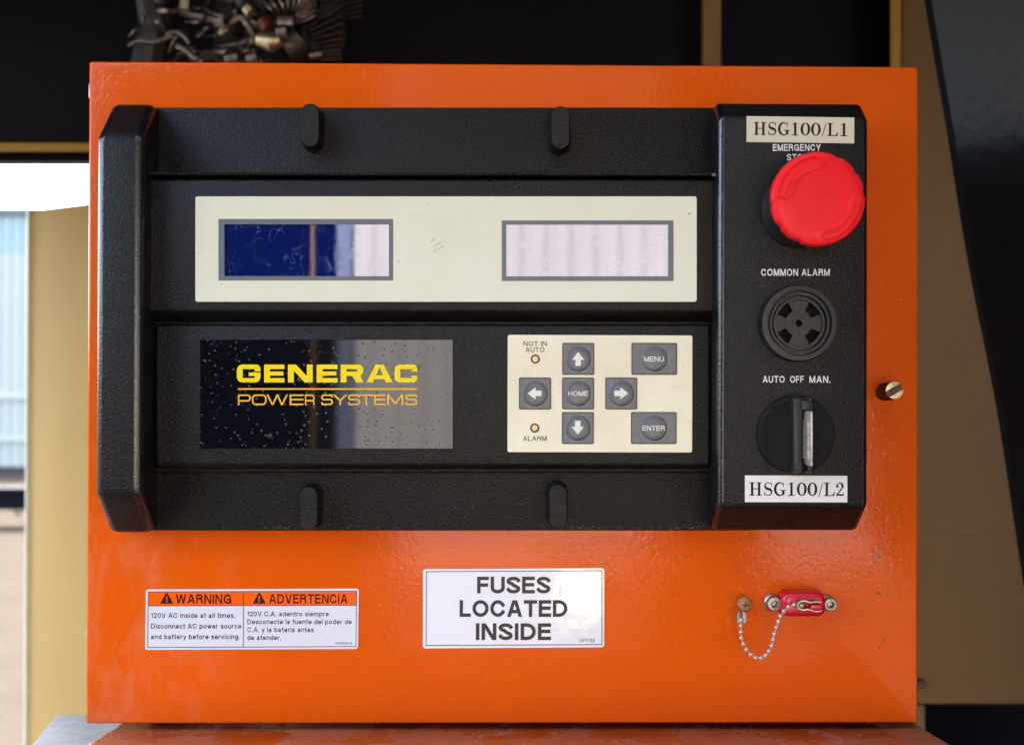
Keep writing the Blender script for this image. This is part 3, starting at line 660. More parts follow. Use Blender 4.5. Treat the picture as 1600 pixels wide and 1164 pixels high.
hose([E(362, 38, .015), E(376, 28, .02), E(388, 42, .02), E(398, 58, .015)], 0.0031, 'engine_metal', 'pipe')
hose([E(384, 20, .01), E(396, 36, .012), E(410, 44, .01)], 0.0025, 'engine_metal', 'pipe')
obj('red_cap', tube([E(410, 34, .02), E(420, 46, .022)], .0065, 12), mat('faded_red_plastic', (.12, .022, .01), .5), eng)
obj('brass_fitting', tube([E(404, 62, .02), E(424, 66, .022), E(438, 64, .022)], [.007, .0095, .006], 14), M['brass_dull'], eng)
obj('drain_nut', tube([E(432, 52, .024), E(448, 50, .024)], .006, 8), M['engine_metal'], eng)
obj('bracket', pxbox(432, 24, 460, 40, DE + .01, DE + .022, .002), M['engine_metal'], eng)
for k in range(7):
    t = k / 6
    hose([E(398 + 14 * k, -14 - 3 * k, .01), E(420 + 10 * k, 12 - 3 * k, .02), E(432 + 6 * k, 26 - k * 1.5, .012)], 0.0016, 'engine_metal', 'pipe')
for k in range(5): hose([E(462, 38 - 6 * k, .01), E(478, 32 - 7 * k, .012), E(494, 24 - 8 * k, .01)], 0.0016, 'engine_metal', 'pipe')
obj('pulley', tube([E(446, 80, 0), E(470, 62, 0)], .022, 20), M['engine_dark'], eng)
hose([E(484, 88, .01), E(504, 84, .012)], 0.0025, 'engine_metal', 'bolt')
for k in range(9):
    hose([E(486, 92 - 4.5 * k - k * k * .25, 0), E(534, 92 - 5.4 * k - k * k * .6, 0)], .0018, 'engine_dark', 'fin')
for k in range(8):
    hose([E(500, 34 - 6 * k, -.03), E(566, 26 - 8.5 * k, -.03)], .0011, 'engine_dark', 'fin')
for k in range(4): hose([E(300 + 18 * k, 92 - 2 * k, .0), E(330 + 14 * k, 84 - 3 * k, .01), E(356 + 14 * k, 98, .0)], .005, 'engine_dark', 'hose')
for k in range(2): obj('bolt', tube([E(352 + 34 * k, 94, .02), E(372 + 30 * k, 90, .02)], .0055, 8), M['engine_metal'], eng)

rs = random.Random(11)
for k in range(70):                      # tangle of thin wires and clips
    x = rs.gauss(370, 75); y = rs.uniform(-20, 96); a = rs.uniform(-.6, .6) + (x - 370) / 150; l = rs.uniform(14, 46)
    if not 205 < x < 520: continue
    dx, dy = l * math.cos(a), l * math.sin(a); b = rs.uniform(-9, 9); d_ = rs.uniform(-.02, .02)
    hose([E(x - dx / 2, y - dy / 2, d_), E(x + b * .3, y + b, d_ + .012), E(x + dx / 2, y + dy / 2, d_)], rs.uniform(.0009, .0022), rs.choice(['engine_metal', 'engine_metal', 'engine_dark', 'hose', 'hose']), 'wire')
for k in range(26):
    t = k / 25; a = math.radians(-38 + 62 * t)
    hose([E(452 + 20 * math.cos(a), 56 + 34 * math.sin(a), -.012), E(452 + 88 * math.cos(a), 56 + 88 * math.sin(a), -.012)], .0011, 'engine_dark', 'fin')

# ================================================================ the orange cabinet
W2, H2 = .234, .18553
cab = thing('control_cabinet', (0, .1, -H2), 'orange steel control cabinet with black operator panel, screens and red stop button', 'control panel')
body = obj('cabinet_body', box(-W2, W2, 0, .21, -H2, H2, .0016, 3), M['orange'], cab)
for z in (.17, -.135): obj('hinge_knuckle', tube([(-W2 - .0006, .006, z - .004), (-W2 - .0006, .006, z + .004)], .0014, 8), M['steel'], cab)
fpt = P(258, 1131, -.02); obj('rubber_foot', tube([(fpt.x, .02, -H2 + .001), (fpt.x, .02, -H2 - .0043)], .009, 16), M['black_matt'], cab)
fpt = P(1320, 1131, -.02); obj('rubber_foot', tube([(fpt.x, .02, -H2 + .001), (fpt.x, .02, -H2 - .0043)], .009, 16), M['black_matt'], cab)

# ---- black housing
HF, HD, HK, HC = .009, .024, .0185, .036      # flange, display block, keypad block, columns
def frustum(front, hf, back, hb, bev, seg=3):
    f = [P(x, y, hf) for x, y in front]; b = [P(x, y, hb) for x, y in back]
    return solid([[p + Vector((0, .004, 0)) for p in b], b, f], bev, seg) if False else solid([b, f], bev, seg)
rc4 = lambda x0, y0, x1, y1: [(x0, y0), (x1, y0), (x1, y1), (x0, y1)]
parts = []
parts.append(pxbox(200, 168, 1180, 829, -.001, HF, .0009, 2))
parts.append(pxbox(229, 276, 1119, 738, .004, .0135, .001, 2))
parts.append(frustum(rc4(233, 280.5, 1117, 486), HD, rc4(231, 279, 1120, 508), .0105, .0013))
parts.append(frustum(rc4(244, 508, 1109, 726), HK, rc4(238, 505, 1116, 743), .006, .0013))
# lip over the display block, tapering to a point inside each column
t = [P(212, 270.5, .0385), P(222, 269, .0365), P(1122, 271, .0365), P(1137, 272.6, .0385), P(1122, 274.5, .0365), P(222, 273.3, .0365)]
lip = [P(214, 270.8, .0325), P(224, 269.4, .0265), P(1120, 270.6, .0265), P(1136, 272.4, .0325), P(1120, 274.2, .0265), P(224, 273.3, .0265)]
parts.append(solid([[Vector((p.x, -.006, p.z)) for p in lip], lip], .0003, 2))
# lip tips lying on the column bevels
parts.append(solid([[P(212, 271, .0363), P(232, 269, .012), P(232, 274, .012)], [P(212, 271.6, .0368), P(232, 269.6, .0275), P(232, 274.6, .0275)]]))
parts.append(solid([[P(1138, 272.4, .0363), P(1112, 270.4, .012), P(1112, 275.4, .012)], [P(1138, 273, .0368), P(1112, 271, .0275), P(1112, 276, .0275)]]))
def column(x0, x1, zt, zt2, ht2, zb, zb2, hb2, bev, seg=4):
    prof = [(zt, HC), (zt2, ht2), (zt2 - .0015, -.001), (zb2 + .0015, -.001), (zb2, hb2), (zb, HC)]
    return solid([[Vector((x0, -h, z)) for z, h in prof], [Vector((x1, -h, z)) for z, h in prof]], bev, seg)
zf = lambda px, py, h: P(px, py, h).z
xf = lambda px, py, h: P(px, py, h).x
parts.append(column(xf(149, 480, HC), xf(222, 480, HC), zf(190, 213, HC), zf(205, 161.5, .014), .014, zf(190, 774, HC), zf(205, 833, .014), .014, .0042, 5))
parts.append(column(xf(1122, 480, HC), xf(1357, 480, HC), zf(1240, 184, HC), zf(1240, 161.5, .0255), .0255, zf(1240, 791, HC), zf(1240, 829, .019), .019, .0030))
hb_ = bake(parts); bmesh.ops.recalc_face_normals(hb_, faces=hb_.faces)
for f in hb_.faces:
    if abs(f.normal.x) > .12 and abs(f.normal.y) > .12: f.material_index = 1
housing = obj('housing', hb_, [M['abs'], M['abs_edge']], cab, 40)
for x, y in ((484.4, 196), (876, 200), (482, 794), (872, 790.5)):
    c = P(x, y, .021); n_ = 9; ra_, le = mm(14.6, .021), mm(34, .021)
    pil = lambda r, l: [(r * math.cos(math.radians(a)), (l - r if a <= 180 else -(l - r)) + r * math.sin(math.radians(a))) for a in list(range(0, 181, 20)) + list(range(180, 361, 20))]
    rings = []
    for r, l, h in ((ra_ + .0011, le + .0011, HF - .001), (ra_ + .0003, le + .0003, .0195), (ra_, le, .0205), (ra_ - .0005, le - .0005, .0211)):
        rings.append([Vector((c.x + a, -h, c.z + b)) for a, b in pil(r, l)])
    obj('fastener_cover', solid(rings), M['abs'], housing)
text(housing, 'EMERGENCY', 1207.5, 1282.5, 236.2, 10.6, HC, M['print_white'], w=.18, gap=.17)
text(housing, 'STOP', 1229.5, 1262, 251.2, 10.3, HC, M['print_white'], w=.18, gap=.17)
text(housing, 'COMMON ALARM', 1189.3, 1296.5, 431.2, 11.0, HC, M['print_white'], w=.18, gap=.17)
text(housing, 'AUTO', 1191.8, 1226, 597.8, 10.6, HC, M['print_white'], w=.18, gap=.18)
text(housing, 'OFF', 1234.5, 1256, 597.9, 10.6, HC, M['print_white'], w=.18, gap=.18)
text(housing, 'MAN.', 1264.5, 1297.5, 598, 10.6, HC, M['print_white'], w=.18, gap=.18)

# ---- display plate with two recessed screens
hp = HD + .0008
bm = bmesh.new(); xsp = [305.2, 350.2, 607.6, 791.2, 1044.6, 1088.6]; ysp = [307.2, 350.6, 431.6, 471.6]
gv = {}
for i, x in enumerate(xsp):
    for j, y in enumerate(ysp): gv[i, j] = bm.verts.new(P(x, y, hp))
for i in range(5):
    for j in range(3):
        if j == 1 and i in (1, 3): continue
        bm.faces.new((gv[i, j], gv[i + 1, j], gv[i + 1, j + 1], gv[i, j + 1]))
ex_ = bmesh.ops.extrude_face_region(bm, geom=list(bm.faces)); bmesh.ops.translate(bm, verts=[v_ for v_ in ex_['geom'] if isinstance(v_, bmesh.types.BMVert)], vec=(0, .0007, 0))
corner = [gv[0, 0], gv[5, 0], gv[5, 3], gv[0, 3]]
ce = [e for e in bm.edges if any(v_ in e.verts for v_ in corner) and abs(e.verts[0].co.y - e.verts[1].co.y) > 1e-5]
bmesh.ops.bevel(bm, geom=ce, offset=.0012, segments=4, profile=.5, affect='EDGES')
dplate = obj('display_plate', bm, M['overlay'], cab, 30)
for (x0, y0, x1, y1), (a0_, b0_, a1_, b1_) in (((350.2, 350.6, 607.6, 431.6), (341.2, 342.4, 614.2, 438.4)), ((791.2, 350.8, 1044.6, 431.8), (784, 344.6, 1052.4, 439.2))):
    o_ = [P(x, y, hp + .00012) for x, y in rc4(a0_, b0_, a1_, b1_)]; i_ = [P(x, y, hp + .00012) for x, y in rc4(x0, y0, x1, y1)]
    bm = bmesh.new(); dep = Vector((0, .0016, 0))
    rr = [[bm.verts.new(p) for p in q] for q in ([p + Vector((0, .0003, 0)) for p in o_], o_, i_, [p + Vector((0, .00135, 0)) for p in i_])]
    for a, b in zip(rr[:-1], rr[1:]):
        for k in range(4): bm.faces.new((a[k], a[(k + 1) % 4], b[(k + 1) % 4], b[k]))
    obj('screen_frame', bm, M['frame_grey'], dplate, 0)
    obj('screen', pxbox(x0 - 2, y0 - 2, x1 + 2, y1 + 2, HD - .0002 - .0009, HD - .0007 + .0001, 0), M['lcd'], dplate, 0)
# housing opening is closed by the screen; lift glass just clear of the block
for o in [o for o in dplate.children if o.name.startswith('screen') and 'frame' not in o.name]: o.location.y -= .0008

# ---- logo plate
hl = HK + .0006
lg = obj('logo_plate', pxbox(312.6, 530.8, 707.6, 701, HK - .0003, hl, .00012, 1), M['gloss_black'], cab, 30)
zx = lambda x: 290 + x / 3.636
text_at(lg, [('G', zx(291), zx(425)), ('E', zx(445), zx(560)), ('N', zx(580), zx(720)), ('E', zx(742), zx(860)), ('R', zx(878), zx(1008)), ('A', zx(1024), zx(1172)), ('C', zx(1183), zx(1312))], 597.6, 27.9, hl, M['yellow'], euro_bold)
text_at(lg, [('P', zx(297), zx(370)), ('O', zx(376), zx(459)), ('W', zx(459), zx(580)), ('E', zx(589), zx(668)), ('R', zx(676), zx(730)), ('S', zx(768), zx(834)), ('Y', zx(834), zx(917)), ('S', zx(920), zx(987)), ('T', zx(985), zx(1062)), ('E', zx(1068), zx(1132)), ('M', zx(1142), zx(1232)), ('S', zx(1245), zx(1312))], 633, 16.7, hl, M['amber'], euro_thin)
obj('rule_line', pxbox(371.6, 606.5, 650.8, 609.0, hl - .0002, hl + .00007), M['amber'], lg, 0)
c = P(654.4, 573.8, hl); obj('registered_mark', tube([c + Vector((mm(2.6) * math.cos(a * .3491), -.00003, mm(2.6) * math.sin(a * .3491))) for a in range(18)], .00012, 6, True), M['print_dark'], lg)
text(lg, 'R', 653.4, 655.4, 575.2, 2.8, hl, M['print_dark'], w=.2)

# ---- keypad
hk_ = HK + .0006
a, b = P(793.4, 523.2, hk_), P(1081.6, 707, hk_)
kp = obj('keypad', plate((a.x + b.x) / 2, (a.z + b.z) / 2, abs(b.x - a.x) / 2, abs(b.z - a.z) / 2, .0011, HK - .0003, hk_, .00015, 4), M['overlay_key'], cab, 30)
def key_mesh(w, hg, dx):
    bm = bmesh.new()
    def ringf(pts): return [bm.verts.new(p) for p in pts]
    o1 = ringf([Vector((x, 0, z)) for x, z in rrect(w, hg, .0009, 4)])
    o2 = ringf([Vector((x, -.00022, z)) for x, z in rrect(w, hg, .0009, 4)])
    i1 = ringf([Vector((x, -.00022, z)) for x, z in rrect(w - .0006, hg - .0006, .0006, 4)])
    n = len(o1); edge = []
    for A_, B_ in ((o1, o2), (o2, i1)):
        for k in range(n): edge.append(bm.faces.new((A_[k], A_[(k + 1) % n], B_[(k + 1) % n], B_[k])))
    for f in edge: f.material_index = 1
    f0 = bm.faces.new(i1)
    R = mm(19); prev = None; N = 40
    prof = [(R * 1.03, -.00024), (R, -.00030), (R * .97, -.00052), (R * .90, -.00072), (R * .6, -.00092), (R * .25, -.00100)]
    for r, y in prof:
        cur = [bm.verts.new((dx + r * math.cos(2 * math.pi * k / N), y, r * math.sin(2 * math.pi * k / N))) for k in range(N)]
        if prev:
            for k in range(N): bm.faces.new((prev[k], prev[(k + 1) % N], cur[(k + 1) % N], cur[k]))
        prev = cur
    bm.faces.new(prev)
    bmesh.ops.recalc_face_normals(bm, faces=bm.faces)
    me = bpy.data.meshes.new('key'); bm.to_mesh(me); bm.free()
    for p in me.polygons: p.use_smooth = True
    me.set_sharp_from_angle(angle=math.radians(50)); me.materials.append(M['key_grey']); me.materials.append(M['key_edge']); return me
small = key_mesh(mm(25.1, hk_), mm(25.0, hk_), 0); wide = key_mesh(mm(35.8, hk_), mm(25.0, hk_), mm(.6))
for x, y, me in ((903.5, 560.7, small), (836, 614.7, small), (903.2, 614.7, small), (970.7, 614.7, small), (902.8, 668.6, small), (1022.2, 560.7, wide), (1021.5, 668.6, wide)):
    place(bpy.data.objects.new('key', me), kp, P(x, y, hk_ + .00001))
hd = hk_ + .00104
def arrow(cx, cy, ang):
    bm = bmesh.new(); c = P(cx, cy, hd); s = mm(1 / 4.706, hd)
    pts = [(0, 52), (45, -6), (20, -6), (20, -50), (-20, -50), (-20, -6), (-45, -6)]; ca, sa = math.cos(ang), math.sin(ang)
    vs = [bm.verts.new(c + Vector(((x * ca - y * sa) * s, 0, (x * sa + y * ca) * s))) for x, y in pts]
    bm.faces.new((vs[0], vs[1], vs[2], vs[5], vs[6])); bm.faces.new((vs[2], vs[3], vs[4], vs[5]))
    for f in bm.faces:
        f.normal_update()
        if f.normal.y > 0: f.normal_flip()
    me = bpy.data.meshes.new('arrow_legend'); bm.to_mesh(me); bm.free(); me.materials.append(M['print_cream']); place(bpy.data.objects.new('arrow_legend', me), kp)
arrow(903.4, 561, 0); arrow(835.5, 614.6, math.pi / 2); arrow(970.6, 614.5, -math.pi / 2); arrow(902.7, 668, math.pi)
kx = lambda x: 770 + x / 4.706
ky = lambda y: 500 + y / 4.706
text(kp, 'HOME', kx(553), kx(700), ky(558), 7.5, hd, M['print_cream'], w=.155)
text(kp, 'MENU', kx(1112), kx(1258), ky(305), 7.7, hd, M['print_cream'], w=.155)
text(kp, 'ENTER', kx(1100), kx(1266), ky(813), 7.7, hd, M['print_cream'], w=.155)
text(kp, 'NOT IN', kx(225), kx(397), ky(192), 7.5, hk_, M['print_grey'], w=.15)
text(kp, 'AUTO', kx(240), kx(380), ky(236), 7.5, hk_, M['print_grey'], w=.15)
text(kp, 'ALARM', kx(222), kx(396), ky(888), 7.5, hk_, M['print_grey'], w=.15)
for x, y in ((836.4, 561), (835.5, 668.6)):
    c = P(x, y, hk_); r = mm(7.2, hk_)
    obj('lamp_ring', lathe(c, [(r, hk_ - .0001), (r, hk_ + .0002), (r * .95, hk_ + .0003), (r * .70, hk_ + .0003), (r * .66, hk_ + .0001)], 32), M['lamp_ring'], kp)
    obj('indicator_lens', lathe(c, [(r * .66, hk_), (r * .64, hk_ + .00022), (r * .4, hk_ + .0004), (r * .1, hk_ + .00045)], 28), M['amber_lens'], kp)

# ---- emergency stop
es = P(1247.5, 328.5, HC)
col = obj('emergency_stop', lathe(es, [(.0206, HC - .0005), (.0206, HC + .006), (.0202, HC + .0066), (.0198, HC + .0072), (.0196, HC + .016), (.0190, HC + .0175), (.0186, HC + .026), (.010, HC + .0265)], 72), M['black_smooth'], cab, 40)
hm = .0695; hc_ = P(1279.6, 310.4, hm); RH = mm(74.3, hm)
dents = [math.radians(a) for a in (186, 216, 246, 8, 36, 66)]
def scal(a, r, h):
    if r < RH * .93: return 1
    k = 0
    for d in dents:
        e = (a - d + math.pi) % (2 * math.pi) - math.pi; k += math.exp(-(e / .06) ** 2)
    return 1 - .034 * k
head = obj('mushroom_head', lathe(hc_, [(RH * .75, hm - .0078), (RH * .95, hm - .0072), (RH * .985, hm - .0064), (RH, hm - .005), (RH, hm - .0015), (RH * .985, hm - .0004), (RH * .955, hm + .0002), (RH * .80, hm + .0007), (RH * .6, hm + .0010), (RH * .3, hm + .0012), (RH * .05, hm + .0013)], 180, scal), M['red'], col, 50)
def arc_arrow(r0, r1, a_tail, a_tip, notch, hbase, th, m, name, ro):
    bm = bmesh.new(); N = 30; lo, hi = [], []
    def hz(r): return hm + .0013 - .0007 * (r / .8) ** 2 + hbase if r < .8 else hm + .0006 - .0030 * (r - .8) + hbase
    cols = []
    for i in range(N + 1):
        t = i / N; cc = []
        for j in range(5):
            u = j / 4; r = r0 + (r1 - r0) * u; a = a_tail + (a_tip - a_tail) * t
            if i == 0: a += (notch * (1 - abs(2 * u - 1))) * (1 if a_tip > a_tail else -1)
            if i == N: a += (.16 * (1 - abs(2 * u - 1))) * (1 if a_tip > a_tail else -1)
            cc.append(Vector((hc_.x + RH * r * math.cos(a + ro), -(hz(r) + th), hc_.z + RH * r * math.sin(a + ro))))
        cols.append(cc)
    V = [[bm.verts.new(p) for p in c] for c in cols]; B = [[bm.verts.new(p + Vector((0, th + .0012, 0))) for p in c] for c in cols]
    for i in range(N):
        for j in range(4): bm.faces.new((V[i][j], V[i][j + 1], V[i + 1][j + 1], V[i + 1][j]))
        bm.faces.new((V[i][0], V[i + 1][0], B[i + 1][0], B[i][0])); bm.faces.new((V[i][4], V[i + 1][4], B[i + 1][4], B[i][4]))
    for i in (0, N):
        for j in range(4): bm.faces.new((V[i][j], V[i][j + 1], B[i][j + 1], B[i][j]))
    return obj(name, bm, m, col, 40)
def arrow_loop(r0, r1, a0, a1, notch, tip, n=22):
    L = [(r0, a0 + (a1 - a0) * k / n) for k in range(n + 1)] + [((r0 + r1) / 2, a1 - tip)]
    return L + [(r1, a1 + (a0 - a1) * k / n) for k in range(n + 1)] + [((r0 + r1) / 2, a0 - notch)]
def head_pt(r, a, up_): return Vector((hc_.x + RH * r * math.cos(a), -(hm + .0013 - .0007 * (min(r, .8) / .8) ** 2 - .0030 * max(0, r - .8) + up_), hc_.z + RH * r * math.sin(a)))
for ro in (0, math.pi):
    d2 = math.radians
    outer = arrow_loop(.60, .962, d2(176) + ro, d2(90) + ro, .03, .20); inner = arrow_loop(.715, .885, d2(184) + ro, d2(97) + ro, .09, .13)
    bm = bmesh.new(); lv = []
    for lp_, u in ((outer, -.0006), (outer, .0008), (inner, .0012), (inner, -.0002)): lv.append([bm.verts.new(head_pt(r, a, u)) for r, a in lp_])
    n_ = len(outer)
    for A_, B_ in zip(lv[:-1], lv[1:]):
        for k in range(n_): bm.faces.new((A_[k], A_[(k + 1) % n_], B_[(k + 1) % n_], B_[k]))
    obj('arrow_rim', bm, M['red'], col, 25)
    bm = bmesh.new(); v_ = [bm.verts.new(head_pt(r, a, .00006)) for r, a in inner]; m_ = 23
    for k in range(m_ - 1): bm.faces.new((v_[k], v_[k + 1], v_[2 * m_ - 1 - k], v_[2 * m_ - k]))
    bm.faces.new((v_[m_ - 1], v_[m_], v_[m_ + 1])); bm.faces.new((v_[0], v_[2 * m_], v_[2 * m_ + 1]))
    obj('arrow_mark', bm, M['red_deep'], col, 40)

# ---- alarm buzzer
bc = P(1243.6, 506, HC); c2 = P(1245, 504.6, HC + .007); RB = mm(60.6, HC)
def teeth(a, r, h): return 1 - (.05 * (0.5 + .5 * math.cos(a * 75)) if r > RB * .955 and h > HC + .0008 else 0)
ht = HC + .007
buz = obj('buzzer', lathe(bc, [(RB, HC - .0005), (RB, HC + .0012), (RB * .985, ht - .0006), (RB * .955, ht), (RB * .84, ht + .0001), (RB * .82, ht - .0024), (RB * .77, ht - .0024), (RB * .76, ht - .0002), (RB * .72, ht - .0002), (RB * .70, ht - .0028), (RB * .66, ht - .0028), (RB * .655, ht - .0006), (RB * .60, ht - .0006), (RB * .59, ht - .0015), (RB * .585, HC - .0002), (RB * .05, HC - .0003)], 300, teeth), M['black_smooth'], cab, 30)
def sector(a0, a1, r0, r1, h0, h1, n=10):
    bm = bmesh.new(); g_ = []
    for h in (h0, h1):
        for r in (r0, r1): g_.append([bm.verts.new((bc.x + RB * r * math.cos(math.radians(a0 + (a1 - a0) * k / n)), -h, bc.z + RB * r * math.sin(math.radians(a0 + (a1 - a0) * k / n)))) for k in range(n + 1)])
    for k in range(n):
        bm.faces.new((g_[2][k], g_[2][k + 1], g_[3][k + 1], g_[3][k])); bm.faces.new((g_[0][k], g_[0][k + 1], g_[1][k + 1], g_[1][k]))
        bm.faces.new((g_[0][k], g_[0][k + 1], g_[2][k + 1], g_[2][k])); bm.faces.new((g_[1][k], g_[1][k + 1], g_[3][k + 1], g_[3][k]))
    if abs(a1 - a0) < 359:
        for k in (0, n): bm.faces.new((g_[0][k], g_[1][k], g_[3][k], g_[2][k]))
    return bm
obj('sounder_disc', lathe(bc, [(RB * .58, HC), (RB * .57, HC + .0012), (RB * .02, HC + .0012)], 40), M['brown_dark'], buz)
for a in (90, 180, 270, 0):
    wd = 27 if a in (90, 270) else 22
    obj('grille_spoke', sector(a - wd, a + wd, .30, .594, ht - .0030, ht - .0017), M['black_smooth'], buz, 30)
obj('grille_hub', sector(0, 360, .09, .345, ht - .0028, ht - .0012, 48), M['black_smooth'], buz, 30)
for k in range(6): obj('hub_rib', sector(60 * k + 28, 60 * k + 32, .12, .34, ht - .0020, ht - .00105, 2), M['black_smooth'], buz, 0)
obj('hub_rib', sector(0, 360, .14, .165, ht - .0020, ht - .00100, 32), M['black_smooth'], buz, 30)
for a in (0, 180, 270): obj('mould_mark', sector(a - 5, a + 5, .40, .47, ht - .0022, ht - .00155, 3), M['black_smooth'], buz, 0)

# ---- key selector
sc_ = P(1244.6, 679, HC + .003); RS = mm(61.5, HC + .003); hs = HC + .003
sel = obj('selector_switch', lathe(sc_, [(RS * 1.0, HC - .0005), (RS, hs - .0012), (RS * .985, hs), (RS * .955, hs + .0005), (RS * .90, hs + .0006), (RS * .86, hs + .0003), (RS * .3, hs + .0002)], 96), M['black_matt'], cab, 30)
hb = hs + .0052; bc1 = P(1247, 679, hb)
def bar(x0, x1, h0, h1, half):
    return solid([[Vector((x0 - .0008, -h0, sc_.z - half(h0))), Vector((x1 + .0002, -h0, sc_.z - half(h0))), Vector((x1 + .0002, -h0, sc_.z + half(h0))), Vector((x0 - .0008, -h0, sc_.z + half(h0)))],
                  [Vector((x0, -h1, sc_.z - half(h1))), Vector((x1, -h1, sc_.z - half(h1))), Vector((x1, -h1, sc_.z + half(h1))), Vector((x0, -h1, sc_.z + half(h1)))]], .0007, 3)
hlf = lambda h: RS * (.985 if h < hs + .002 else .93)
xk = P(1258.5, 684, hb).x
obj('grip_bar', bar(xf(1240.5, 679, hb), xk - .0014, hs - .001, hb, hlf), M['black_smooth'], sel, 40)
obj('grip_bar', bar(xk + .0014, xk + .0045, hs - .001, hs + .0035, hlf), M['black_smooth'], sel, 40)
zk0, zk1 = zf(1268, 642.5, hb + .004), zf(1268, 727, hb + .004)
obj('key_block', solid([[Vector((xk - .0026, -hs, zk0 + .0065)), Vector((xk + .0030, -hs, zk0 + .0065)), Vector((xk + .003, -hs, zk0 + .0003)), Vector((xk - .0026, -hs, zk0 + .0003))], [Vector((xk - .0022, -hb - .0015, zk0 + .0055)), Vector((xk + .0022, -hb - .0015, zk0 + .0055)), Vector((xk + .0022, -hb - .0015, zk0 + .0003)), Vector((xk - .0022, -hb - .0015, zk0 + .0003))]], .0006), M['black_smooth'], sel)
bm = bake([box(xk - .0001, xk + .0011, -(hb + .0105), -(hs + .001), zk1, zk0, .0007, 3)] + [box(xk - .0012, xk - .0001, -(hb + .0075), -(hb - .003), zk1 + .0035 + i * .00085, zk1 + .0035 + i * .00085 + .0005) for i in range(24)])
obj('key_blade', bm, M['nickel'], sel, 40)

# ---- label tapes
def tape(name, x0, y0, x1, y1, tilt, h, m):
    pts = [P(x0, y0, h + .00022), P(x1, y0 + tilt, h + .00022), P(x1, y1 + tilt, h + .00022), P(x0, y1, h + .00022)]
    return obj(name, solid([[p + Vector((0, .0002, 0)) for p in pts], pts]), m, cab, 0)
t1 = tape('label_tape', 1166.6, 181.8, 1334.8, 222.2, 2.2, HC, M['tape_cream']); t1['label'] = 'cream tape printed HSG100/L1'
sx = lambda x: 1150 + x / 7.273
txt = [('H', 198, 345), ('S', 361, 467), ('G', 480, 608), ('1', 632, 712), ('0', 738, 847), ('0', 858, 967), ('/', 976, 1032), ('L', 1043, 1163), ('1', 1190, 1272)]
text_at(t1, [(ch, sx(a), sx(b)) for ch, a, b in txt], 211.2, 20.4, HC + .00024, M['print_black'], serif, slope=2.2)
t2 = tape('label_tape', 1164, 742.6, 1324, 784.2, 0.6, HC, M['tape_white']); t2['label'] = 'white tape printed HSG100/L2'
qx = lambda x: 1170 + (1264.5 - 1170) + (x - 735) / 5.5
k2 = (1320 - 1170.4) / (1272 - 198); ux = lambda x: 1170.4 + (x - 198) * k2
txt2 = txt[:-1] + [('2', 1172, 1272)]
text_at(t2, [(ch, ux(a), ux(b)) for ch, a, b in txt2], 774.2, 21, HC + .00024, M['print_black'], serif, slope=0.6)

# ---- warning label
def quad_plate(name, q, h0, h1, m, parent, r=.0014):
    a, b, c_, d = [P(x, y, h1) for x, y in q]
    ctr = (a + b + c_ + d) / 4
    ux_ = ((b - a) + (c_ - d)) / 4; uz_ = ((a - d) + (b - c_)) / 4; w_, hg = ux_.length, uz_.length; ux_.normalize(); uz_.normalize()
    pts = [ctr + ux_ * x + uz_ * z for x, z in rrect(w_, hg, r, 4)]
    return obj(name, solid([[p + Vector((0, h1 - h0, 0)) for p in pts], pts]), m, parent, 0)
def lines(name, segs, w, h, m, parent, closed=False):
    bm = bmesh.new()
    for i, (p, q) in enumerate(segs):
        A, B = P(*p, h + .00003 + .000004 * i), P(*q, h + .00003 + .000004 * i); d = (B - A).normalized(); n = Vector((-d.z, 0, d.x)) * mm(w) / 2; e = d * mm(w) / 2
        f = bm.faces.new([bm.verts.new(v_) for v_ in (A - e + n, B + e + n, B + e - n, A - e - n)]); f.normal_update()
        if f.normal.y > 0: f.normal_flip()
    me = bpy.data.meshes.new(name); bm.to_mesh(me); bm.free(); me.materials.append(m); return place(bpy.data.objects.new(name, me), parent)
wl_ = quad_plate('warning_label', [(228, 920.6), (560.6, 919.4), (559.4, 1013.4), (226.6, 1015)], 0, .00025, M['white_vinyl'], cab)
hw = .00025; wx = lambda x: 210 + x / 4.324; wy = lambda y: 900 + y / 4.324
bl = [(wx(94), wy(105)), (wx(1502), wy(101)), (wx(1496), wy(474)), (wx(90), wy(481))]
obj('header_band', solid([[p + Vector((0, .00004, 0)) for p in [P(x, y, hw + .00003) for x, y in ((bl[0][0], bl[0][1]), (bl[1][0], bl[1][1]), (wx(1501), wy(196)), (wx(93), wy(200)))]], [P(x, y, hw + .00003) for x, y in ((bl[0][0], bl[0][1]), (bl[1][0], bl[1][1]), (wx(1501), wy(196)), (wx(93), wy(200)))]]), M['header'], wl_, 0)
lines('border_line', [(bl[0], bl[1]), (bl[1], bl[2]), (bl[2], bl[3]), (bl[3], bl[0]), ((wx(93), wy(200)), (wx(1501), wy(196))), ((wx(738), wy(103)), (wx(735), wy(476)))], 1.1, hw + .00002, M['print_text'], wl_)
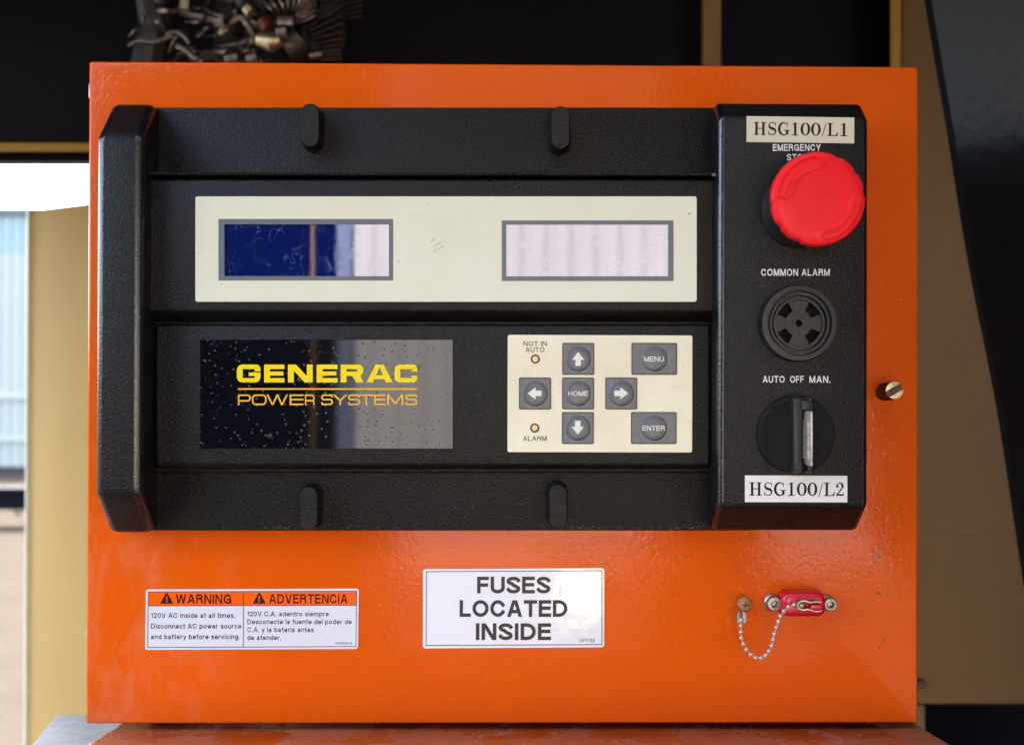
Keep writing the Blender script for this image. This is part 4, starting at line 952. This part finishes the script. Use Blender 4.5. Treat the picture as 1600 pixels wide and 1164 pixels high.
def tri(cx0, cx1, y0, y1):
    bm = bmesh.new(); q = [P(wx((cx0 + cx1) / 2 - 5), wy(y0), hw + .00008), P(wx((cx0 + cx1) / 2 + 5), wy(y0), hw + .00008), P(wx(cx1), wy(y1 - 4), hw + .00008), P(wx(cx1 - 4), wy(y1), hw + .00008), P(wx(cx0 + 4), wy(y1), hw + .00008), P(wx(cx0), wy(y1 - 4), hw + .00008)]
    f = bm.faces.new([bm.verts.new(v_) for v_ in q]); f.normal_update()
    if f.normal.y > 0: f.normal_flip()
    me = bpy.data.meshes.new('alert_triangle'); bm.to_mesh(me); bm.free(); me.materials.append(M['print_brown']); place(bpy.data.objects.new('alert_triangle', me), wl_)
    cm = (cx0 + cx1) / 2
    lines('exclamation_mark', [((wx(cm), wy(y0 + 26)), (wx(cm), wy(y0 + 47))), ((wx(cm), wy(y0 + 60)), (wx(cm), wy(y0 + 61)))], 2.0, hw + .00008, M['header'], wl_)
tri(175, 262, 113, 186); tri(800, 887, 112, 185)
text(wl_, 'WARNING', wx(280), wx(655), wy(185), 14.4, hw + .00006, M['print_brown'], w=.18)
text(wl_, 'ADVERTENCIA', wx(910), wx(1440), wy(184), 14.6, hw + .00006, M['print_brown'], w=.18)
for s, a, b, y, cp in (('120V AC inside at all times.', 113, 680, 281, 7.7), ('Disconnect AC power source', 113, 722, 353, 7.7), ('and battery before servicing.', 112, 710, 424, 7.7),
                       ('120V C.A. adentro siempre', 763, 1313, 270, 7.6), ('Desconecte la fuente del poder de', 763, 1468, 323, 7.6), ('C.A. y la bateria antes', 763, 1212, 377, 7.6), ('de atender.', 763, 990, 430, 7.6), ('0G3546-A', 1358, 1472, 459, 3.4)):
    text(wl_, s, wx(a), wx(b), wy(y), cp, hw, M['print_text'], w=.165, gap=.16)
# ---- fuse label
fl = quad_plate('fuse_label', [(661, 889), (944, 887.6), (944.2, 1010.8), (660.6, 1012.6)], 0, .0003, M['white_bubbled'], cab)
fx = lambda x: 640 + x / 5; fy = lambda y: 870 + y / 5; hf_ = .0003
bl = [(fx(132), fy(114)), (fx(1502), fy(107)), (fx(1503), fy(683)), (fx(129), fy(690))]
lines('border_line', [(bl[0], bl[1]), (bl[1], bl[2]), (bl[2], bl[3]), (bl[3], bl[0])], 1.3, hf_, M['print_dark'], fl)
text(fl, 'FUSES', fx(527), fx(1100), fy(284), 26.2, hf_, M['print_dark'], w=.21, gap=.10)
text(fl, 'LOCATED', fx(390), fx(1233), fy(467), 26.2, hf_, M['print_dark'], w=.21, gap=.09)
text(fl, 'INSIDE', fx(517), fx(1105), fy(648), 26.2, hf_, M['print_dark'], w=.21, gap=.12)
text(fl, 'OF1732', fx(1325), fx(1447), fy(664), 5.2, hf_, M['print_dark'], w=.13, gap=.14)

# ---- thumb screw
ts = P(1380.5, 612.5, 0); tt = P(1398.2, 609.8, .0185)
def screw_ring(c, r, k): return [Vector((c.x + r * (1 - (.05 if i % 2 else 0) * k) * math.cos(2 * math.pi * i / 64), c.y, c.z + r * (1 - (.05 if i % 2 else 0) * k) * math.sin(2 * math.pi * i / 64))) for i in range(64)]
r_ = .0050; rings = []
for t, rr, k in ((0, .92, 0), (.12, 1.0, 0), (.2, 1.0, 1), (.93, 1.0, 1)): rings.append(screw_ring(ts.lerp(tt, t), r_ * rr, k))
scw = obj('thumb_screw', solid(rings), M['knurl'], cab, 30)
bm_all = []; ang = math.radians(30); ca, sa = math.cos(ang), math.sin(ang)
for s in (1, -1):
    pts = [(r_ * .98 * math.cos(a), s * r_ * .98 * math.sin(a)) for a in [math.radians(22 + 136 * k / 14) for k in range(15)]]
    W_ = [(x * ca - z * sa, x * sa + z * ca) for x, z in pts]
    bm_all.append(solid([[Vector((ts.lerp(tt, .92).x + x, ts.lerp(tt, .92).y, ts.lerp(tt, .92).z + z)) for x, z in W_], [Vector((tt.x + x * .98, tt.y, tt.z + z * .98)) for x, z in W_]], .0002, 2))
obj('screw_face', bake(bm_all), M['brass_dull'], scw, 30)
obj('slot_floor', solid([screw_ring(ts.lerp(tt, .90), r_ * .9, 0), screw_ring(ts.lerp(tt, .945), r_ * .9, 0)]), M['knurl'], scw, 30)  # dark steel here paints the shade inside the slot

# ---- jack screws, chain anchor screw, chips in the paint
for x, y, s in ((1206.5, 940.5, 1), (1293.5, 941.5, .92)):
    c = P(x, y, 0); bx_ = []
    hexr = lambda a, r, h: 1.0
    nut = obj('jack_screw', lathe(c, [(.0048 * s, -.0002), (.0048 * s, .0012), (.0044 * s, .0016), (.0040 * s, .0020), (.0040 * s, .0050), (.0036 * s, .0056), (.0021 * s, .0058), (.0017 * s, .0052), (.0014 * s, .003)], 6 * 6), M['steel'], cab, 35)
anc = P(1160.4, 941, 0)
an = obj('anchor_screw', lathe(anc, [(.0032, -.0002), (.0034, .0040), (.0043, .0042), (.0043, .0052), (.0040, .0062), (.0031, .0068), (.0012, .0072)], 32), M['rust'], cab, 40)
obj('screw_slot', bake([box(anc.x - .0018, anc.x + .0018, -.0075, -.0066, anc.z - .0003, anc.z + .0003), box(anc.x - .00028, anc.x + .00028, -.00752, -.0066, anc.z - .0018, anc.z + .0018)]), M['knurl'], an, 0)
def chip(px, py, sx_, sy_, rot, m, n=13):
    bm = bmesh.new(); c = P(px, py, .00006); vs = []
    for k in range(n):
        a = 2 * math.pi * k / n; r = random.uniform(.55, 1.15); x, z = sx_ * r * math.cos(a), sy_ * r * math.sin(a)
        vs.append(bm.verts.new(c + Vector(((x * math.cos(rot) - z * math.sin(rot)) * mm(1), 0, (x * math.sin(rot) + z * math.cos(rot)) * mm(1)))))
    f = bm.faces.new(vs); f.normal_update()
    if f.normal.y > 0: f.normal_flip()
    me = bpy.data.meshes.new('paint_chip'); bm.to_mesh(me); bm.free(); me.materials.append(m); place(bpy.data.objects.new('paint_chip', me), cab)
scuff = mat('scuffed_primer', (.42, .17, .10), .6); dark = mat('bare_dark_steel', (.10, .06, .05), .5)
chip(1368, 874, 5, 13, -.5, scuff); chip(1376, 868, 4, 5, .3, scuff); chip(1358, 893, 1.2, 4, -.6, dark); chip(1373.5, 926.5, 5, 1.8, -.45, dark); chip(1408, 874, 1.4, 2.2, -.6, scuff)
chip(1380, 1000, 1.0, 8, -.25, dark); chip(1382, 1030, .8, 3, .2, dark); chip(1374, 1012, .6, 5, -.2, dark); chip(1110, 909, 1.2, 1.0, 0, scuff); chip(1408, 468, 1, 1, 0, M['tape_cream']); chip(1001, 911, .8, .8, 0, dark)
chip(162, 168, 1, 1, 0, dark); chip(569, 118, 6, 8, 0, M['orange']); chip(1361, 252, .7, .7, 0, dark); chip(786, 107, .6, 1.6, 0, dark)

# ================================================================ red connector cover on its bead chain
cv = thing('connector_cover', P(1252, 962, 0), 'red vinyl connector cover on a nickel bead chain tethered below stop button column', 'cover')
p0, p1 = P(1219, 922.5, .002), P(1287, 962.5, .0125)
cc0 = P(1251.5, 941.5, .002); cc1 = P(1256, 944.5, .0125)
rr0 = rrect(mm(34.5), mm(19.5), .0032, 6); rr1 = rrect(mm(33.5, .0125), mm(18.6, .0125), .0040, 6); rr2 = rrect(mm(28.5, .014), mm(14, .014), .0036, 6)
bm = solid([[Vector((cc0.x + x, -.0002, cc0.z + z)) for x, z in rr0], [Vector((cc0.x + x, -.0022, cc0.z + z)) for x, z in rr0], [Vector((cc1.x + x, -.0115, cc1.z + z)) for x, z in rr1], [Vector((cc1.x + x * .97, -.0127, cc1.z + z * .95)) for x, z in rr1], [Vector((cc1.x + x * 1.02, -.0135, cc1.z + z * 1.05)) for x, z in rr2], [Vector((cc1.x + x * .9, -.0137, cc1.z + z * .9)) for x, z in rr2]])
obj('cover_body', bm, M['red_cap'], cv, 45)
rx = lambda x: 1150 + x / 6.845; ry = lambda y: 880 + y / 6.845
lug = P(rx(862), ry(468), .0165); obj('cover_lug', box(lug.x - .0034, lug.x + .0026, -.0172, -.0125, lug.z - .0016, lug.z + .0016, .0006), M['red_cap'], cv)
hh = .0178
loop = spline([P(rx(915), ry(414), hh), P(rx(860), ry(410), hh), P(rx(800), ry(420), hh), P(rx(760), ry(405), hh), P(rx(700), ry(404), hh), P(rx(662), ry(440), hh), P(rx(675), ry(480), hh), P(rx(720), ry(498), hh), P(rx(775), ry(490), hh), P(rx(815), ry(505), hh), P(rx(860), ry(514), hh), P(rx(915), ry(508), hh)], 5)
bm = bmesh.new(); lo = []
for i, p in enumerate(loop):
    t_ = (loop[min(i + 1, len(loop) - 1)] - loop[max(i - 1, 0)]).normalized(); n_ = Vector((-t_.z, 0, t_.x)) * .00035
    lo.append([bm.verts.new(q) for q in (p + n_, p - n_, p - n_ + Vector((0, .0034, 0)), p + n_ + Vector((0, .0034, 0)))])
for a, b in zip(lo[:-1], lo[1:]):
    for k in range(4): bm.faces.new((a[k], a[(k + 1) % 4], b[(k + 1) % 4], b[k]))
bm.faces.new(lo[0]); bm.faces.new(lo[-1][::-1])
obj('cover_clasp', bm, M['steel'], cv, 40)
bead_px = [(700, 452), (622, 443), (561, 465), (514, 511), (479, 562), (456, 624), (434, 688), (414, 754), (401, 818), (385, 882), (355, 941), (318, 986), (267, 1016), (214, 1010), (161, 977), (115, 926), (82, 864), (61, 799), (57, 733), (54, 668), (56, 606)]
hts = []
N = len(bead_px)
for i in range(N):
    t = i / (N - 1); hts.append(.0165 - .006 * t + .0055 * math.sin(math.pi * t))
bm = bmesh.new(); bmesh.ops.create_uvsphere(bm, u_segments=16, v_segments=10, radius=.00128)
bme = bpy.data.meshes.new('bead'); bm.to_mesh(bme); bm.free()
for p in bme.polygons: p.use_smooth = True
bme.materials.append(M['nickel'])
bpts = [P(rx(x), ry(y), h) for (x, y), h in zip(bead_px, hts)]
for p in bpts: place(bpy.data.objects.new('bead', bme), cv, p)
obj('chain_wire', tube(bpts, .00032, 6), M['nickel'], cv)
# fold-over clip that ties the chain to the anchor screw
k0 = P(rx(58), ry(505), .0075); k1 = P(rx(56), ry(640), .0105)
for s in (-1, 1):
    pts = [k0 + Vector((s * .0006, 0, 0)), k0 + Vector((s * .0022, -.0006, -.0006)), k1 + Vector((s * .0026, -.0004, .0016)), k1 + Vector((s * .0018, -.0004, .0001)), k1 + Vector((s * .0007, -.0004, .0004))]
    obj('chain_clip', solid([[p + Vector((0, .0016, 0)) for p in pts], [p - Vector((0, .0006, 0)) for p in pts]], .0003, 2), M['steel'], cv)

# ---- grime: pale dust flakes caught on the housing edges, fine scratches
dust_m = mat('pale_dust', (.30, .28, .25), .9, spec=.1); rg2 = random.Random(5); bm = bmesh.new()
def flake(px, py, h, sz):
    c = P(px, py, h); k = rg2.randint(3, 5); a0 = rg2.uniform(0, 6.28)
    f = bm.faces.new([bm.verts.new(c + Vector((math.cos(a0 + 6.283 * i / k), 0, math.sin(a0 + 6.283 * i / k))) * sz * rg2.uniform(.6, 1.2)) for i in range(k)]); f.normal_update()
    if f.normal.y > 0: f.normal_flip()
for i in range(260):
    x = rg2.choice([rg2.gauss(482, 34), rg2.gauss(872, 30), rg2.uniform(260, 1100), rg2.uniform(880, 1100)])
    if 250 < x < 1100 and abs(x - 482) > 18 and abs(x - 872) > 18: flake(x, 826.5 - abs(rg2.gauss(0, 3.5)), HF + .00006, rg2.uniform(.00008, .00028))
for i in range(50): flake(rg2.gauss(480, 14) + rg2.choice((-14, 26)), 236 + abs(rg2.gauss(0, 8)), HF + .00006, rg2.uniform(.00006, .0002))
for i in range(160): flake(rg2.uniform(155, 215), rg2.uniform(220, 765), HC + .00005, rg2.uniform(.00004, .00011))
for i in range(120):
    x, y = rg2.uniform(1135, 1345), rg2.uniform(195, 780)
    if math.hypot(x - 1275, y - 312) > 78 and math.hypot(x - 1244, y - 505) > 64 and math.hypot(x - 1246, y - 680) > 66: flake(x, y, HC + .00005, rg2.uniform(.00004, .00010))
for i in range(240): flake(rg2.uniform(255, 1100), rg2.choice((rg2.uniform(175, 262), rg2.uniform(748, 825))), HF + .00006, rg2.uniform(.00004, .0001))
me = bpy.data.meshes.new('dust_flakes'); bm.to_mesh(me); bm.free(); me.materials.append(dust_m)
o = place(bpy.data.objects.new('dust_flakes', me), housing); o['kind'] = 'stuff'
def scratch(parent, pts, h, w, m):
    q = [P(x, y, h) for x, y in pts]; bm = bmesh.new(); prev = None
    for i, p in enumerate(q):
        d = (q[min(i + 1, len(q) - 1)] - q[max(i - 1, 0)]).normalized(); n = Vector((-d.z, 0, d.x)) * w * (.25 if i in (0, len(q) - 1) else 1)
        cur = (bm.verts.new(p + n), bm.verts.new(p - n))
        if prev:
            f = bm.faces.new((prev[0], cur[0], cur[1], prev[1])); f.normal_update()
            if f.normal.y > 0: f.normal_flip()
        prev = cur
    me = bpy.data.meshes.new('scratch'); bm.to_mesh(me); bm.free(); me.materials.append(m); place(bpy.data.objects.new('scratch', me), parent)
pale = mat('pale_scratch', (.75, .30, .16), .6); grey_s = mat('grey_scuff', (.09, .085, .08), .7)
scratch(cab, [(233, 884), (239, 876), (246, 868)], .00005, .00008, pale)
scratch(cab, [(1350, 873), (1358, 866), (1372, 862)], .00005, .00007, pale)
scratch(cab, [(690, 862), (712, 858), (730, 859)], .00005, .00006, pale)
scratch(housing, [(170, 375), (173, 384), (171, 394), (176, 402)], HC + .00005, .00010, grey_s)
scratch(housing, [(166, 610), (171, 618), (173, 626)], HC + .00005, .00008, grey_s)
scratch(housing, [(182, 440), (187, 446), (184, 449)], HC + .00005, .00009, grey_s)
scratch(housing, [(1180, 812), (1198, 806), (1214, 805), (1226, 810)], HC - .009, .00012, grey_s)
scuff_k = mat('olive_smudge', (.56, .52, .36), .6, spec=.2)
for a, b, c_, d_ in ((672, 379, 680, 372), (676, 386, 690, 378), (684, 390, 694, 384), (676, 394, 682, 388)): scratch(dplate, [(a, b), ((a + c_) / 2 + 2, (b + d_) / 2 - 1), (c_, d_)], hp + .00006, .0005, scuff_k)
spot = mat('brown_speck', (.07, .05, .03), .7)
def speck(px, py, h, r, par):
    bm = bmesh.new(); c = P(px, py, h); f = bm.faces.new([bm.verts.new(c + Vector((r * math.cos(i), 0, 1.4 * r * math.sin(i))) * (1 if i % 2 else .7)) for i in range(6)]); f.normal_update()
    if f.normal.y > 0: f.normal_flip()
    me = bpy.data.meshes.new('speck'); bm.to_mesh(me); bm.free(); me.materials.append(spot); place(bpy.data.objects.new('speck', me), par)
for x, y, r in ((1077, 334.5, .0005), (346, 444, .0003), (352, 335, .0002), (575, 461, .00022), (658, 450, .0002), (424, 455, .00018), (321, 337, .00018)): speck(x, y, hp + .00006, r, dplate)
for x, y, r in ((873, 612, .0002), (1075, 587, .0002), (979, 567, .0002), (896, 649, .00028)): speck(x, y, hk_ + .0003, r, kp)
